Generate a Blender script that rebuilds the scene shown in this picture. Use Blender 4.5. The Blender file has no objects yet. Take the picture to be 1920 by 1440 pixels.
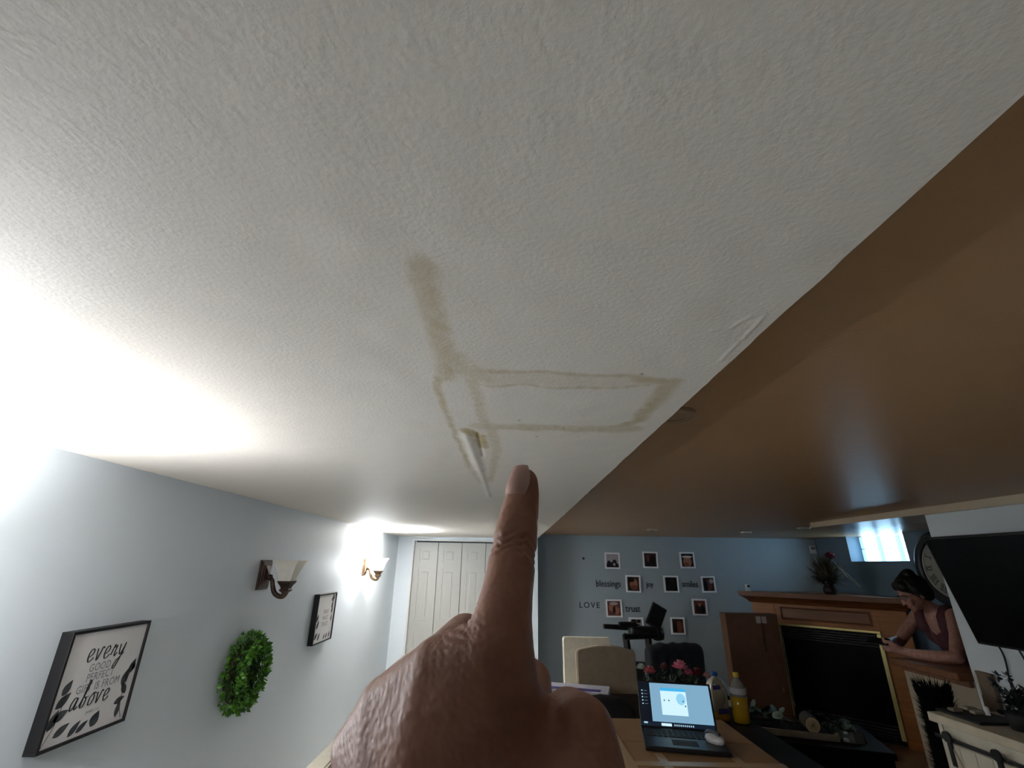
import bpy, bmesh, math, random
import numpy as np
from mathutils import Vector, Matrix, noise
random.seed(7)
PI = math.pi
S = bpy.context.scene
COL = S.collection

# ------------------------------------------------------------------ camera, world, light, exposure
def lin(h):
    h = h.lstrip('#'); v = [int(h[i:i+2], 16)/255 for i in (0, 2, 4)]
    return tuple((c/12.92 if c <= .04045 else ((c+.055)/1.055)**2.4) for c in v)

pitch, roll = math.radians(21.375), math.radians(.971)
fw = Vector((0, math.cos(pitch), math.sin(pitch))); rt = Vector((1, 0, 0)); up = rt.cross(fw)
r2 = rt*math.cos(roll) + up*math.sin(roll); u2 = up*math.cos(roll) - rt*math.sin(roll)
cam = bpy.data.cameras.new('camera'); cam.sensor_width = 36; cam.lens = 865.2/1920*36
cam.clip_start = .02; cam.clip_end = 60
co = bpy.data.objects.new('camera', cam); COL.objects.link(co)
co.matrix_world = Matrix(((r2.x, u2.x, -fw.x, 0), (r2.y, u2.y, -fw.y, 0), (r2.z, u2.z, -fw.z, 1.70), (0, 0, 0, 1)))
S.camera = co
S.view_settings.view_transform = 'Standard'; S.view_settings.look = 'None'
S.view_settings.gamma = 1; S.view_settings.use_curve_mapping = False
S.view_settings.exposure = 3.27
w = bpy.data.worlds.new('world'); S.world = w; w.use_nodes = True
w.node_tree.nodes['Background'].inputs[0].default_value = (.6, .75, 1, 1)
w.node_tree.nodes['Background'].inputs[1].default_value = .4
SCONCE_W = 33.0          # each lit sconce bulb
WINDOW_E = 1.25         # daylight behind the glass blocks


# ------------------------------------------------------------------ materials
MATS = {}
def mat(name, color, rough=.6, metal=0, spec=.5, noise_amt=0, nscale=8, bump=0, bscale=60, emit=None, estr=0, alpha=1, trans=0, coat=0, dark=None, ndetail=3):
    if name in MATS: return MATS[name]
    m = bpy.data.materials.new(name); m.use_nodes = True; MATS[name] = m
    nt = m.node_tree; N = nt.nodes; L = nt.links
    b = N['Principled BSDF']
    c = lin(color) if isinstance(color, str) else color
    b.inputs['Base Color'].default_value = (*c, 1)
    b.inputs['Roughness'].default_value = rough; b.inputs['Metallic'].default_value = metal
    b.inputs['Specular IOR Level'].default_value = spec
    b.inputs['Coat Weight'].default_value = coat
    b.inputs['Alpha'].default_value = alpha; b.inputs['Transmission Weight'].default_value = trans
    tc = N.new('ShaderNodeTexCoord')
    if noise_amt or dark:
        n = N.new('ShaderNodeTexNoise'); n.inputs['Scale'].default_value = nscale; n.inputs['Detail'].default_value = ndetail
        L.new(tc.outputs['Object'], n.inputs['Vector'])
        r = N.new('ShaderNodeMix'); r.data_type = 'RGBA'
        d = lin(dark) if dark else tuple(x*(1-noise_amt) for x in c)
        r.inputs[6].default_value = (*d, 1); r.inputs[7].default_value = (*c, 1)
        mr = N.new('ShaderNodeMapRange'); mr.inputs[1].default_value = .35; mr.inputs[2].default_value = .65
        L.new(n.outputs['Fac'], mr.inputs[0]); L.new(mr.outputs[0], r.inputs[0]); L.new(r.outputs[2], b.inputs['Base Color'])
    if bump:
        n2 = N.new('ShaderNodeTexNoise'); n2.inputs['Scale'].default_value = bscale; n2.inputs['Detail'].default_value = 4
        L.new(tc.outputs['Object'], n2.inputs['Vector'])
        bp = N.new('ShaderNodeBump'); bp.inputs['Strength'].default_value = bump; bp.inputs['Distance'].default_value = .004
        L.new(n2.outputs['Fac'], bp.inputs['Height']); L.new(bp.outputs[0], b.inputs['Normal'])
    if emit:
        b.inputs['Emission Color'].default_value = (*lin(emit), 1); b.inputs['Emission Strength'].default_value = estr
    return m

def wood(name, c1, c2, rough=.4, scale=6, axis=0, coat=.2):
    if name in MATS: return MATS[name]
    m = mat(name, c1, rough, coat=coat, spec=.12 if coat == 0 else .5); nt = m.node_tree; N = nt.nodes; L = nt.links; b = N['Principled BSDF']
    tc = N['Texture Coordinate']; mp = N.new('ShaderNodeMapping')
    sc = [scale*6]*3; sc[axis] = scale*.5; mp.inputs['Scale'].default_value = sc
    L.new(tc.outputs['Object'], mp.inputs[0])
    n = N.new('ShaderNodeTexNoise'); n.inputs['Scale'].default_value = 1; n.inputs['Detail'].default_value = 5; n.inputs['Distortion'].default_value = .6
    L.new(mp.outputs[0], n.inputs[0])
    r = N.new('ShaderNodeMix'); r.data_type = 'RGBA'; r.inputs[6].default_value = (*lin(c1), 1); r.inputs[7].default_value = (*lin(c2), 1)
    L.new(n.outputs['Fac'], r.inputs[0]); L.new(r.outputs[2], b.inputs['Base Color'])
    return m

def paint(name, color, rough, bumps, spec=.4):
    """rolled wall paint: two scales of stipple as fine relief"""
    m = mat(name, color, rough, spec=spec); nt = m.node_tree; N = nt.nodes; L = nt.links; b = N['Principled BSDF']
    tc = N['Texture Coordinate']; prev = None
    for sc, st, dist in bumps:
        n = N.new('ShaderNodeTexNoise'); n.inputs['Scale'].default_value = sc; n.inputs['Detail'].default_value = 3
        L.new(tc.outputs['Object'], n.inputs['Vector'])
        bp = N.new('ShaderNodeBump'); bp.inputs['Strength'].default_value = st; bp.inputs['Distance'].default_value = dist
        L.new(n.outputs['Fac'], bp.inputs['Height'])
        if prev: L.new(prev.outputs[0], bp.inputs['Normal'])
        prev = bp
    L.new(prev.outputs[0], b.inputs['Normal'])
    return m

M_wall = paint('wall_paint', '#e2ebf3', .5, [(260, .25, .001), (9, .12, .006)], .35)
M_wall2 = paint('photo_wall_paint', '#a2adb4', .45, [(260, .25, .001), (9, .12, .006)], .3)  # darker copy of the wall paint, dimmer far light put into the colour
M_ceil = paint('ceiling_paint', '#e6dfd5', .58, [(150, .55, .0014), (14, .2, .005)], .22)
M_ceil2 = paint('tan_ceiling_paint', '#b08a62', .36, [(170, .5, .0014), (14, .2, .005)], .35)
M_tvwall = paint('panel_paint', '#c9cdcf', .55, [(200, .3, .001)], .3)
M_half = paint('halfwall_paint', '#9a8c76', .6, [(60, .4, .002)], .3)
M_white = mat('white_paint', '#dcdad4', .4)
M_trim = mat('trim_white', '#e4e3e0', .35)
M_darkgap = mat('dark_gap', '#1d1b1a', .8)
M_black = mat('black_plastic', '#0b0b0c', .45)
M_blackmat = mat('black_matte', '#111113', .75)
M_charcoal = mat('charcoal_fabric', '#22262b', .85, bump=.3, bscale=300)
M_blackframe = mat('black_frame', '#0c0a0d', .5)
M_print = mat('print_paper', '#e2dfe0', .55)
M_ink = mat('print_ink', '#23262b', .7)
M_inkgrey = mat('print_grey', '#8d9093', .7)
M_leafink = mat('print_leaf', '#4a5054', .7, dark='#1f2428', nscale=40)
M_cream = mat('cream_upholstery', '#f6eedb', .85, bump=.4, bscale=260, noise_amt=.08, nscale=30)
M_taupe = mat('taupe_upholstery', '#a6947e', .9, bump=.4, bscale=260, noise_amt=.1, nscale=30)
M_bronze = mat('bronze_metal', '#57433a', .5, metal=.45, dark='#3a2b25', nscale=25)
M_bronzelit = mat('bronze_lit', '#9a7f63', .38, metal=.75, dark='#6d563f', nscale=25)  # lighter copy of the sconce metal, lamp glow put into its colour
M_gold = mat('gold_trim', '#e3d28c', .3, metal=.7)
M_oak = wood('oak', '#ad6a26', '#754412', .5, 5, 0, .04)
M_oakd = wood('oak_dark', '#82491a', '#52300f', .5, 5, 0, .04)
M_espresso = wood('espresso_wood', '#1c130e', '#0e0907', .55, 4, 0, 0)
M_firebox = mat('firebox_black', '#060606', .6, spec=.15)
M_card = mat('cardboard', '#8f6b45', .85, noise_amt=.12, nscale=20, bump=.1, bscale=120)
M_cardd = mat('cardboard_brown', '#6b4a34', .85, noise_amt=.15, nscale=12)
M_tape = mat('packing_tape', '#a58a68', .35)
M_bluewall = paint('right_wall_paint', '#5f7282', .45, [(260, .25, .001)], .35)

def skin(name, c1, c2, bump, cells):
    m = mat(name, c1, .5, spec=.5); nt = m.node_tree; N = nt.nodes; L = nt.links; b = N['Principled BSDF']
    b.inputs['Subsurface Weight'].default_value = .12; b.inputs['Subsurface Radius'].default_value = (1, .35, .2); b.inputs['Subsurface Scale'].default_value = .004
    tc = N['Texture Coordinate']
    n = N.new('ShaderNodeTexNoise'); n.inputs['Scale'].default_value = 45; n.inputs['Detail'].default_value = 4
    L.new(tc.outputs['Object'], n.inputs[0])
    r = N.new('ShaderNodeMix'); r.data_type = 'RGBA'; r.inputs[6].default_value = (*lin(c1), 1); r.inputs[7].default_value = (*lin(c2), 1)
    mr = N.new('ShaderNodeMapRange'); mr.inputs[1].default_value = .35; mr.inputs[2].default_value = .7
    L.new(n.outputs['Fac'], mr.inputs[0]); L.new(mr.outputs[0], r.inputs[0]); L.new(r.outputs[2], b.inputs['Base Color'])
    v = N.new('ShaderNodeTexVoronoi'); v.inputs['Scale'].default_value = cells; v.feature = 'SMOOTH_F1'
    n3 = N.new('ShaderNodeTexNoise'); n3.inputs['Scale'].default_value = cells*.35; n3.inputs['Detail'].default_value = 3
    L.new(tc.outputs['Object'], v.inputs['Vector']); L.new(tc.outputs['Object'], n3.inputs['Vector'])
    ad = N.new('ShaderNodeMath'); ad.operation = 'ADD'; L.new(v.outputs['Distance'], ad.inputs[0]); L.new(n3.outputs['Fac'], ad.inputs[1])
    bp = N.new('ShaderNodeBump'); bp.inputs['Strength'].default_value = bump; bp.inputs['Distance'].default_value = .0009
    L.new(ad.outputs[0], bp.inputs['Height']); L.new(bp.outputs[0], b.inputs['Normal'])
    return m
M_hand = skin('hand_skin', '#9d6c55', '#80503b', .33, 420)
M_skin = skin('woman_skin', '#a87a68', '#946454', .1, 200)

# ------------------------------------------------------------------ mesh helpers
def nbm(): return bmesh.new()
def box(bm, x0, x1, y0, y1, z0, z1, bev=0, seg=2):
    r = bmesh.ops.create_cube(bm, size=1)
    for v in r['verts']:
        v.co = Vector((x0+(v.co.x+.5)*(x1-x0), y0+(v.co.y+.5)*(y1-y0), z0+(v.co.z+.5)*(z1-z0)))
    if bev:
        es = list({e for v in r['verts'] for e in v.link_edges})
        bmesh.ops.bevel(bm, geom=es, offset=bev, segments=seg, profile=.5, affect='EDGES')
    return r['verts']
def ring_mesh(bm, rings, cap=True, closed=False):
    R = [[bm.verts.new(p) for p in r] for r in rings]; n = len(R[0])
    pairs = list(zip(R, R[1:])) + ([(R[-1], R[0])] if closed else [])
    for a, b in pairs:
        for i in range(n): bm.faces.new((a[i], a[(i+1) % n], b[(i+1) % n], b[i]))
    if cap and not closed:
        bm.faces.new(list(reversed(R[0]))); bm.faces.new(R[-1])
def frame_of(t):
    t = t.normalized(); a = Vector((0, 0, 1)) if abs(t.z) < .9 else Vector((1, 0, 0))
    x = t.cross(a).normalized(); return x, t.cross(x).normalized()
def tube(bm, pts, r, n=10, cap=True):
    pts = [Vector(p) for p in pts]; rs = r if isinstance(r, (list, tuple)) else [r]*len(pts)
    rings = []
    x = None
    for i, p in enumerate(pts):
        t = (pts[min(i+1, len(pts)-1)] - pts[max(i-1, 0)]).normalized()
        if x is None: x, y = frame_of(t)
        else:
            x = (x - t*x.dot(t)).normalized()
        y = t.cross(x).normalized()
        rings.append([p + (x*math.cos(2*PI*k/n) + y*math.sin(2*PI*k/n))*rs[i] for k in range(n)])
    ring_mesh(bm, rings, cap)
def lathe(bm, prof, c=(0, 0, 0), n=24, cap=True, axis='z'):
    c = Vector(c); rings = []
    for r, z in prof:
        ring = []
        for k in range(n):
            a = 2*PI*k/n; p = (r*math.cos(a), r*math.sin(a), z)
            if axis == 'x': p = (z, r*math.cos(a), r*math.sin(a))
            ring.append(c + Vector(p))
        rings.append(ring)
    ring_mesh(bm, rings, cap)
def prism(bm, poly, z0, z1):
    ring_mesh(bm, [[Vector((x, y, z0)) for x, y in poly], [Vector((x, y, z1)) for x, y in poly]])
def spline(pts, k=6):
    P = [Vector((*p, 0)) if len(p) == 2 else Vector(p) for p in pts]; out = []
    for i in range(len(P)-1):
        a, b, c, d = P[max(i-1, 0)], P[i], P[i+1], P[min(i+2, len(P)-1)]
        for j in range(k):
            t = j/k; out.append(.5*((2*b)+(c-a)*t+(2*a-5*b+4*c-d)*t*t+(3*b-a-3*c+d)*t**3))
    out.append(P[-1]); return out
def ribbon(bm, pts, wd, z=0, th=.0008):
    """flat stroke in the local xy plane, a little proud"""
    n = len(pts); rows = []
    for i, p in enumerate(pts):
        t = (pts[min(i+1, n-1)] - pts[max(i-1, 0)]); t.z = 0; t.normalize(); q = Vector((-t.y, t.x, 0))
        ww = wd(i/(n-1), t) if callable(wd) else wd
        a, b = p - q*ww/2, p + q*ww/2
        rows.append([Vector((a.x, a.y, z)), Vector((b.x, b.y, z)), Vector((b.x, b.y, z+th)), Vector((a.x, a.y, z+th))])
    ring_mesh(bm, rows)
def obj(name, bm, m, parent=None, smooth=False, kind=None, autosm=None):
    me = bpy.data.meshes.new(name)
    bmesh.ops.recalc_face_normals(bm, faces=bm.faces)
    bm.to_mesh(me); bm.free()
    for mm in (m if isinstance(m, list) else [m]): me.materials.append(mm)
    if smooth or autosm:
        for p in me.polygons: p.use_smooth = True
        if autosm: me.set_sharp_from_angle(angle=math.radians(autosm))
    o = bpy.data.objects.new(name, me); COL.objects.link(o)
    if parent: o.parent = parent
    if kind: o['kind'] = kind
    return o
def thing(name, label, cat, M=None, group=None):
    o = bpy.data.objects.new(name, None); COL.objects.link(o); o.empty_display_size = .05
    if M is not None: o.matrix_world = M if isinstance(M, Matrix) else Matrix.Translation(M)
    o['label'] = label; o['category'] = cat
    if group: o['group'] = group
    return o
def tag(o, label, cat, group=None):
    o['label'] = label; o['category'] = cat
    if group: o['group'] = group
    return o
def struct(name, bm, m, **k):
    o = obj(name, bm, m, **k); o['kind'] = 'structure'; return o
def basis(x, y, z, o):
    return Matrix(((x[0], y[0], z[0], o[0]), (x[1], y[1], z[1], o[1]), (x[2], y[2], z[2], o[2]), (0, 0, 0, 1)))
def on_left_wall(y, z, x=-1.52): return basis((0, 1, 0), (0, 0, 1), (1, 0, 0), (x, y, z))
def on_photo_wall(x, z, y=7.15): return basis((1, 0, 0), (0, 0, 1), (0, -1, 0), (x, y, z))
def text_mesh(s, size, m, name, parent, loc=(0, 0, 0), th=.0006, align='CENTER', shear=0, xscale=1, spacing=1, parent_rot=None):
    c = bpy.data.curves.new(name, 'FONT'); c.body = s; c.size = size; c.align_x = align; c.align_y = 'CENTER'
    c.extrude = th; c.shear = shear; c.space_character = spacing; c.resolution_u = 3
    t = bpy.data.objects.new(name+'_tmp', c); COL.objects.link(t)
    dg = bpy.context.evaluated_depsgraph_get(); me = bpy.data.meshes.new_from_object(t.evaluated_get(dg))
    bpy.data.objects.remove(t); bpy.data.curves.remove(c)
    for v in me.vertices: v.co = Vector((v.co.x*xscale, v.co.y, v.co.z)) + Vector(loc)
    me.materials.clear(); me.materials.append(m); me.name = name
    o = bpy.data.objects.new(name, me); COL.objects.link(o)
    if parent: o.parent = parent
    return o
def blob(name, chains, m, parent=None, voxel=.0015, smooth=6, extra=None, sub=2, post=None, hulls=None):
    """one continuous skin over tapered limbs: overlapping round cones, voxel-merged and relaxed"""
    bm = nbm()
    def ball(p, r, sc=(1, 1, 1), rot=None):
        mtx = Matrix.Translation(p) @ (rot or Matrix.Identity(4)) @ Matrix.Diagonal((*[r*s for s in sc], 1))
        return bmesh.ops.create_icosphere(bm, subdivisions=sub, radius=1, matrix=mtx)['verts']
    for ch in list(chains) + list(hulls or []):
        for seg in ([ch] if ch in (hulls or []) else zip(ch, ch[1:])):
            tb = bmesh.new()
            for c, rr in seg:
                bmesh.ops.create_icosphere(tb, subdivisions=sub, radius=rr, matrix=Matrix.Translation(c))
            g = bmesh.ops.convex_hull(tb, input=tb.verts)
            dead = [v for v in tb.verts if not v.link_faces]
            inner = list({v for v in g['geom_interior'] if isinstance(v, bmesh.types.BMVert)} | set(dead))
            bmesh.ops.delete(tb, geom=inner, context='VERTS')
            keep = set(f for f in g['geom'] if isinstance(f, bmesh.types.BMFace))
            kill = [f for f in tb.faces if f not in keep]
            bmesh.ops.delete(tb, geom=kill, context='FACES_ONLY')
            bmesh.ops.recalc_face_normals(tb, faces=tb.faces)
            tm = bpy.data.meshes.new('tmp'); tb.to_mesh(tm); tb.free(); bm.from_mesh(tm); bpy.data.meshes.remove(tm)
    for e in (extra or []): ball(Vector(e[0]), e[1], e[2] if len(e) > 2 else (1, 1, 1), e[3] if len(e) > 3 else None)
    me = bpy.data.meshes.new(name); bm.to_mesh(me); bm.free()
    t = bpy.data.objects.new('tmp', me); COL.objects.link(t)
    md = t.modifiers.new('r', 'REMESH'); md.mode = 'VOXEL'; md.voxel_size = voxel; md.use_smooth_shade = True
    if smooth:
        ms = t.modifiers.new('s', 'SMOOTH'); ms.factor = .5; ms.iterations = smooth
    dg = bpy.context.evaluated_depsgraph_get(); out = bpy.data.meshes.new_from_object(t.evaluated_get(dg))
    bpy.data.objects.remove(t); bpy.data.meshes.remove(me)
    if post: post(out)
    out.name = name; out.materials.clear(); out.materials.append(m)
    for p in out.polygons: p.use_smooth = True
    o = bpy.data.objects.new(name, out); COL.objects.link(o)
    if parent: o.parent = parent
    return o

# ------------------------------------------------------------------ the room
XW, XR, XA = -1.52, 4.50, .389
YD, YP, YB = 6.69, 7.15, -4.0
ZL, ZR = 2.04, 2.12

# --- lower ceiling with the water stain and the lifted joint tape
STROKES = [
 ([(-.113,.482),(-.117,.513),(-.117,.577),(-.117,.649),(-.118,.720),(-.124,.797),(-.128,.845)],.020,.62),
 ([(-.112,.745),(-.095,.790),(-.066,.832)],.030,.5),
 ([(-.143,.840),(-.158,.95),(-.158,1.10),(-.158,1.294),(-.157,1.550),(-.154,1.753)],.009,.75),
 ([(-.080,.850),(-.074,.969),(-.073,1.084),(-.064,1.206)],.014,.45),
 ([(-.075,.812),(.069,.816),(.204,.830),(.290,.832)],.011,.62),
 ([(-.076,.880),(.075,.886),(.212,.878),(.278,.872)],.009,.55),
 ([(-.044,.850),(.072,.850),(.227,.853)],.030,.22),
 ([(.255,.845),(.318,.850),(.320,.962),(.318,1.110),(.285,1.184)],.021,.72),
 ([(-.085,1.182),(.079,1.197),(.325,1.199)],.030,.6),
 ([(.016,1.199),(.142,1.201)],.010,.7),
 ([(-.125,1.225),(-.090,1.290),(-.086,1.42)],.018,1.1),
 ([(-.052,1.205),(-.046,1.429),(-.060,1.672),(-.090,2.05)],.016,.5),
 ([(-.150,1.338),(-.157,1.716),(-.136,2.113)],.012,.35)]
def seg_dist(px, py, a, b):
    ax, ay = a; bx, by = b; dx, dy = bx-ax, by-ay
    t = np.clip(((px-ax)*dx+(py-ay)*dy)/(dx*dx+dy*dy+1e-12), 0, 1)
    return np.hypot(px-ax-t*dx, py-ay-t*dy)
def make_ceiling():
    xs = np.concatenate([np.linspace(XW, -.26, 26)[:-1], np.arange(-.26, XA-.001, .0032), [XA]])
    ys = np.concatenate([np.linspace(YB, .40, 40)[:-1], np.arange(.40, 1.36, .0045), np.arange(1.36, 2.8, .012), np.linspace(2.8, YD, 40)])
    X, Y = np.meshgrid(xs, ys); st = np.zeros_like(X); Z = np.full_like(X, ZL)
    wob = np.array([[noise.noise(Vector((x*14, y*14, 0))) for x in xs] for y in ys])
    wob2 = np.array([[noise.noise(Vector((x*55, y*40, 5))) for x in xs] for y in ys])
    for pts, r, s in STROKES:
        d = np.min([seg_dist(X+wob*.006, Y+wob*.014, a, b) for a, b in zip(pts, pts[1:])], axis=0)
        k = np.clip((r*1.4 + wob2*.003 - d)/(r*.85+.005), 0, 1); k = k*k*(3-2*k)
        edge = np.exp(-((d - r*1.02)/(.003+r*.12))**2)*.16        # tide line at a stain's rim
        st = np.maximum(st, np.clip(s*(k*(.72+.3*wob2) + edge*k), 0, 1.2))
    # relief: the tape that has lifted beside the stain, with a ridge and a fold
    a = seg_dist(X, Y, (-.128, 1.25), (-.118, 1.80)); ridge = np.exp(-(a/.015)**2)
    b = seg_dist(X, Y, (-.118, 1.80), (-.112, 2.55)); ridge2 = np.exp(-(b/.011)**2)
    fold = np.exp(-(seg_dist(X, Y, (-.093, 1.26), (-.094, 1.55))/.005)**2)
    Z -= (.0045)*ridge*np.clip((Y-1.18)*8, 0, 1) + .0026*ridge2; Z += .003*fold
    # slack, slightly wavy board
    Z += .003*np.sin(X*2.3+1)*np.sin(Y*1.1+.5) + .0012*wob
    # short cracks in the corner bead near the step
    for l in ([(.306,.634),(.316,.629)], [(.334,.625),(.338,.606),(.347,.588)], [(.369,.743),(.368,.706),(.368,.672)], [(.369,.661),(.367,.627),(.365,.59)]):
        d = np.min([seg_dist(X, Y, p, q) for p, q in zip(l, l[1:])], axis=0)
        Z -= .0016*np.exp(-(d/.0022)**2)
    hole = np.zeros_like(X)
    for sx, sy in ((.020,1.129), (.140,1.194), (.073,1.285), (.248,.813)):
        hole = np.maximum(hole, np.exp(-(((X-sx)/.0026)**2 + ((Y-sy)/.0036)**2)))
    bead = np.array([noise.noise(Vector((0, y*6, 3)))*.0035+noise.noise(Vector((0, y*30, 3)))*.001 for y in ys])
    X[:, -1] += bead
    ny, nx = X.shape
    me = bpy.data.meshes.new('ceiling')
    v = np.stack([X, Y, Z], -1).reshape(-1, 3)
    i = np.arange(ny*nx).reshape(ny, nx)
    f = np.stack([i[:-1, :-1], i[1:, :-1], i[1:, 1:], i[:-1, 1:]], -1).reshape(-1, 4)
    # the short face of the step up to the main ceiling
    top = v[i[:, -1]].copy(); top[:, 2] = ZR+.01
    e = np.arange(ny) + len(v); v = np.concatenate([v, top])
    g = np.stack([i[:-1, -1], i[1:, -1], e[1:], e[:-1]], -1)
    me.from_pydata(v.tolist(), [], np.concatenate([f, g]).tolist())
    at = me.attributes.new('stain', 'FLOAT', 'POINT'); at.data.foreach_set('value', np.concatenate([st.ravel(), np.zeros(ny)]).astype(np.float32))
    ah = me.attributes.new('hole', 'FLOAT', 'POINT'); ah.data.foreach_set('value', np.concatenate([hole.ravel(), np.zeros(ny)]).astype(np.float32))
    for p in me.polygons: p.use_smooth = True
    me.set_sharp_from_angle(angle=math.radians(50))
    m = M_ceil.copy(); m.name = 'stained_ceiling_paint'; nt = m.node_tree; N = nt.nodes; L = nt.links; b = N['Principled BSDF']
    A = N.new('ShaderNodeAttribute'); A.attribute_name = 'stain'; Hh = N.new('ShaderNodeAttribute'); Hh.attribute_name = 'hole'
    mx = N.new('ShaderNodeMix'); mx.data_type = 'RGBA'; mx.inputs[6].default_value = (*lin('#e6dfd5'), 1); mx.inputs[7].default_value = (*lin('#b09a60'), 1)
    L.new(A.outputs['Fac'], mx.inputs[0])
    m2 = N.new('ShaderNodeMix'); m2.data_type = 'RGBA'; m2.inputs[7].default_value = (.03, .025, .02, 1)
    L.new(Hh.outputs['Fac'], m2.inputs[0]); L.new(mx.outputs[2], m2.inputs[6]); L.new(m2.outputs[2], b.inputs['Base Color'])
    me.materials.append(m)
    o = bpy.data.objects.new('ceiling', me); COL.objects.link(o); o['kind'] = 'structure'
make_ceiling()

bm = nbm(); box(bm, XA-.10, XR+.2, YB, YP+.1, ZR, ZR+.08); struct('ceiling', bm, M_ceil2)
M_floor = wood('floor_wood', '#94714f', '#6a4a30', .45, 3, 1, .2)
bm = nbm(); box(bm, 1.75, XR+.3, YB-.1, YP+.1, -.1, 0); struct('floor', bm, M_floor)
bm = nbm(); box(bm, XW-.1, 1.75, YB-.1, YP+.1, -.1, 0); struct('floor', bm, mat('bounce_floor', '#dcdbd6', .95, noise_amt=.06, nscale=40, bump=.3, bscale=200))  # unseen pale floor, added to bounce sconce light upward
bm = nbm(); box(bm, XW-.1, XW, YB, YD+.6, 0, ZL+.12); struct('wall_left', bm, M_wall)
bm = nbm(); box(bm, XW-.1, XR+.2, YB-.1, YB, 0, ZR+.1); struct('wall_behind', bm, M_wall)
# door wall: a piece left of the closet opening, one above it, one right of it
DX0, DX1, DZ = -1.296, .004, 1.985
bm = nbm(); box(bm, XW, DX0, YD, YD+.1, 0, ZL+.06); box(bm, DX0, DX1, YD, YD+.1, DZ, ZL+.06); box(bm, DX1, XA, YD, YD+.1, 0, ZL+.06)
box(bm, XA-.1, XA, YD+.1, YP, 0, ZR); struct('wall_back', bm, M_wall)
bm = nbm(); box(bm, DX0, DX1, YD+.12, YD+.16, 0, DZ+.05); struct('closet_shade', bm, M_darkgap)  # dark sheet behind the leaves, closet shade put into its colour
bm = nbm(); box(bm, XA, XR+.2, YP, YP+.1, 0, ZR+.02); struct('wall_photo', bm, M_wall2)
# right wall with the opening of the basement window
WY0, WY1, WZ0, WZ1 = 5.52, 6.47, 1.808, 2.118
bm = nbm()
box(bm, XR, XR+.3, -.2, WY0, 0, ZR+.02); box(bm, XR, XR+.3, WY1, YP, 0, ZR+.02); box(bm, XR, XR+.3, WY0, WY1, 0, WZ0)
struct('wall_right', bm, M_bluewall)
bm = nbm(); box(bm, 3.08, XR, 1.2, 1.3, 0, ZR); struct('wall_bar', bm, M_bluewall)
# TV wall, half wall with its bar top, and the boxed beam above them
bm = nbm(); box(bm, 2.95, 3.08, YB, 3.38, 0, ZR, .004); struct('wall_tv', bm, M_tvwall)
bm = nbm(); box(bm, 2.95, 3.06, 3.38, 3.95, 0, 1.055); struct('wall_half', bm, M_half)
bm = nbm()
ring_mesh(bm, [[Vector(p) for p in ((2.9, YB, ZR+.01), (2.9, YB, 2.06), (3.42, YB, 2.06), (3.42, YB, ZR+.01))],
               [Vector(p) for p in ((2.9, 4.62, ZR+.01), (2.9, 4.62, 2.075), (3.42, 4.62, 2.075), (3.42, 4.62, ZR+.01))]])
struct('trim_1', bm, mat('beam_paint', '#b7a48a', .3, spec=.5))

# window: glass blocks, each a lit pane in its own edge
M_pane = mat('glass_block_lit', '#dfeefa', .3, emit='#a6d3f3', estr=WINDOW_E)
M_paned = mat('glass_block_edge', '#8fb3c8', .25, emit='#8cc2e4', estr=.22)
M_mortar = mat('block_mortar', '#8f9aa0', .8)
win = thing('window_1', 'small glass block window', 'window'); del win['category']; del win['label']; win['kind'] = 'structure'
GX = XR+.165
bm = nbm(); box(bm, GX+.07, GX+.13, WY0-.05, WY1+.05, WZ0-.02, WZ1); obj('mortar_bed', bm, M_mortar, win)
ncol = 3; cw = (WY1-WY0)/ncol; rh = (WZ1-WZ0)/2
for i in range(ncol):
    for j in range(2):
        y0, z0 = WY0+i*cw, WZ0+j*rh
        bm = nbm(); box(bm, GX, GX+.08, y0+.005, y0+cw-.005, z0+.004, z0+rh-.004, .012)
        p = obj('glass_block', bm, M_paned, win)
        bm = nbm(); box(bm, GX-.004, GX+.004, y0+.014, y0+cw-.075, z0+.007, z0+rh-.005, .003); obj('block_pane', bm, M_pane, p)

# closet door: four bifold leaves, each with three raised panels, in a thin casing
door = thing('door_1', 'x', 'x'); del door['category']; del door['label']; door['kind'] = 'structure'
M_door = mat('door_paint', '#b6b5b0', .38)
bm = nbm()
box(bm, DX0-.028, DX0-.004, YD-.012, YD+.02, 0, DZ+.012, .003); box(bm, DX1+.004, DX1+.028, YD-.012, YD+.02, 0, DZ+.012, .003)
box(bm, DX0-.028, DX1+.028, YD-.012, YD+.02, DZ+.002, DZ+.024, .003); obj('casing', bm, M_trim, door)
lw = (DX1-DX0)/4
for i in range(4):
    x0 = DX0+i*lw+.0035; x1 = DX0+(i+1)*lw-.0035
    fold = .006 if i % 2 else 0
    bm = nbm(); yy = YD+.03
    zs = [.012, .24, .86, 1.005, 1.625, 1.715, 1.885, 1.968]
    sx = .078
    box(bm, x0, x0+sx, yy, yy+.034, .012, 1.968, .001); box(bm, x1-sx, x1, yy, yy+.034, .012, 1.968, .001)
    for a, b in ((0, 1), (2, 3), (4, 5), (6, 7)): box(bm, x0+sx-.001, x1-sx+.001, yy+.0002, yy+.034, zs[a], zs[b])
    leaf = obj('door_leaf', bm, M_door, door)
    for a, b in ((1, 2), (3, 4), (5, 6)):
        bm = nbm(); px0, px1, pz0, pz1 = x0+sx, x1-sx, zs[a], zs[b]; m1, m2 = .011, .038
        R = lambda m, y: [Vector((px0+m, y, pz0+m)), Vector((px1-m, y, pz0+m)), Vector((px1-m, y, pz1-m)), Vector((px0+m, y, pz1-m))]
        ring_mesh(bm, [R(0, yy+.006), R(m1*.6, yy+.015), R(m1, yy+.015), R(m2, yy+.004), R(m2+.001, yy+.003)]); obj('raised_panel', bm, M_door, leaf)
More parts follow.
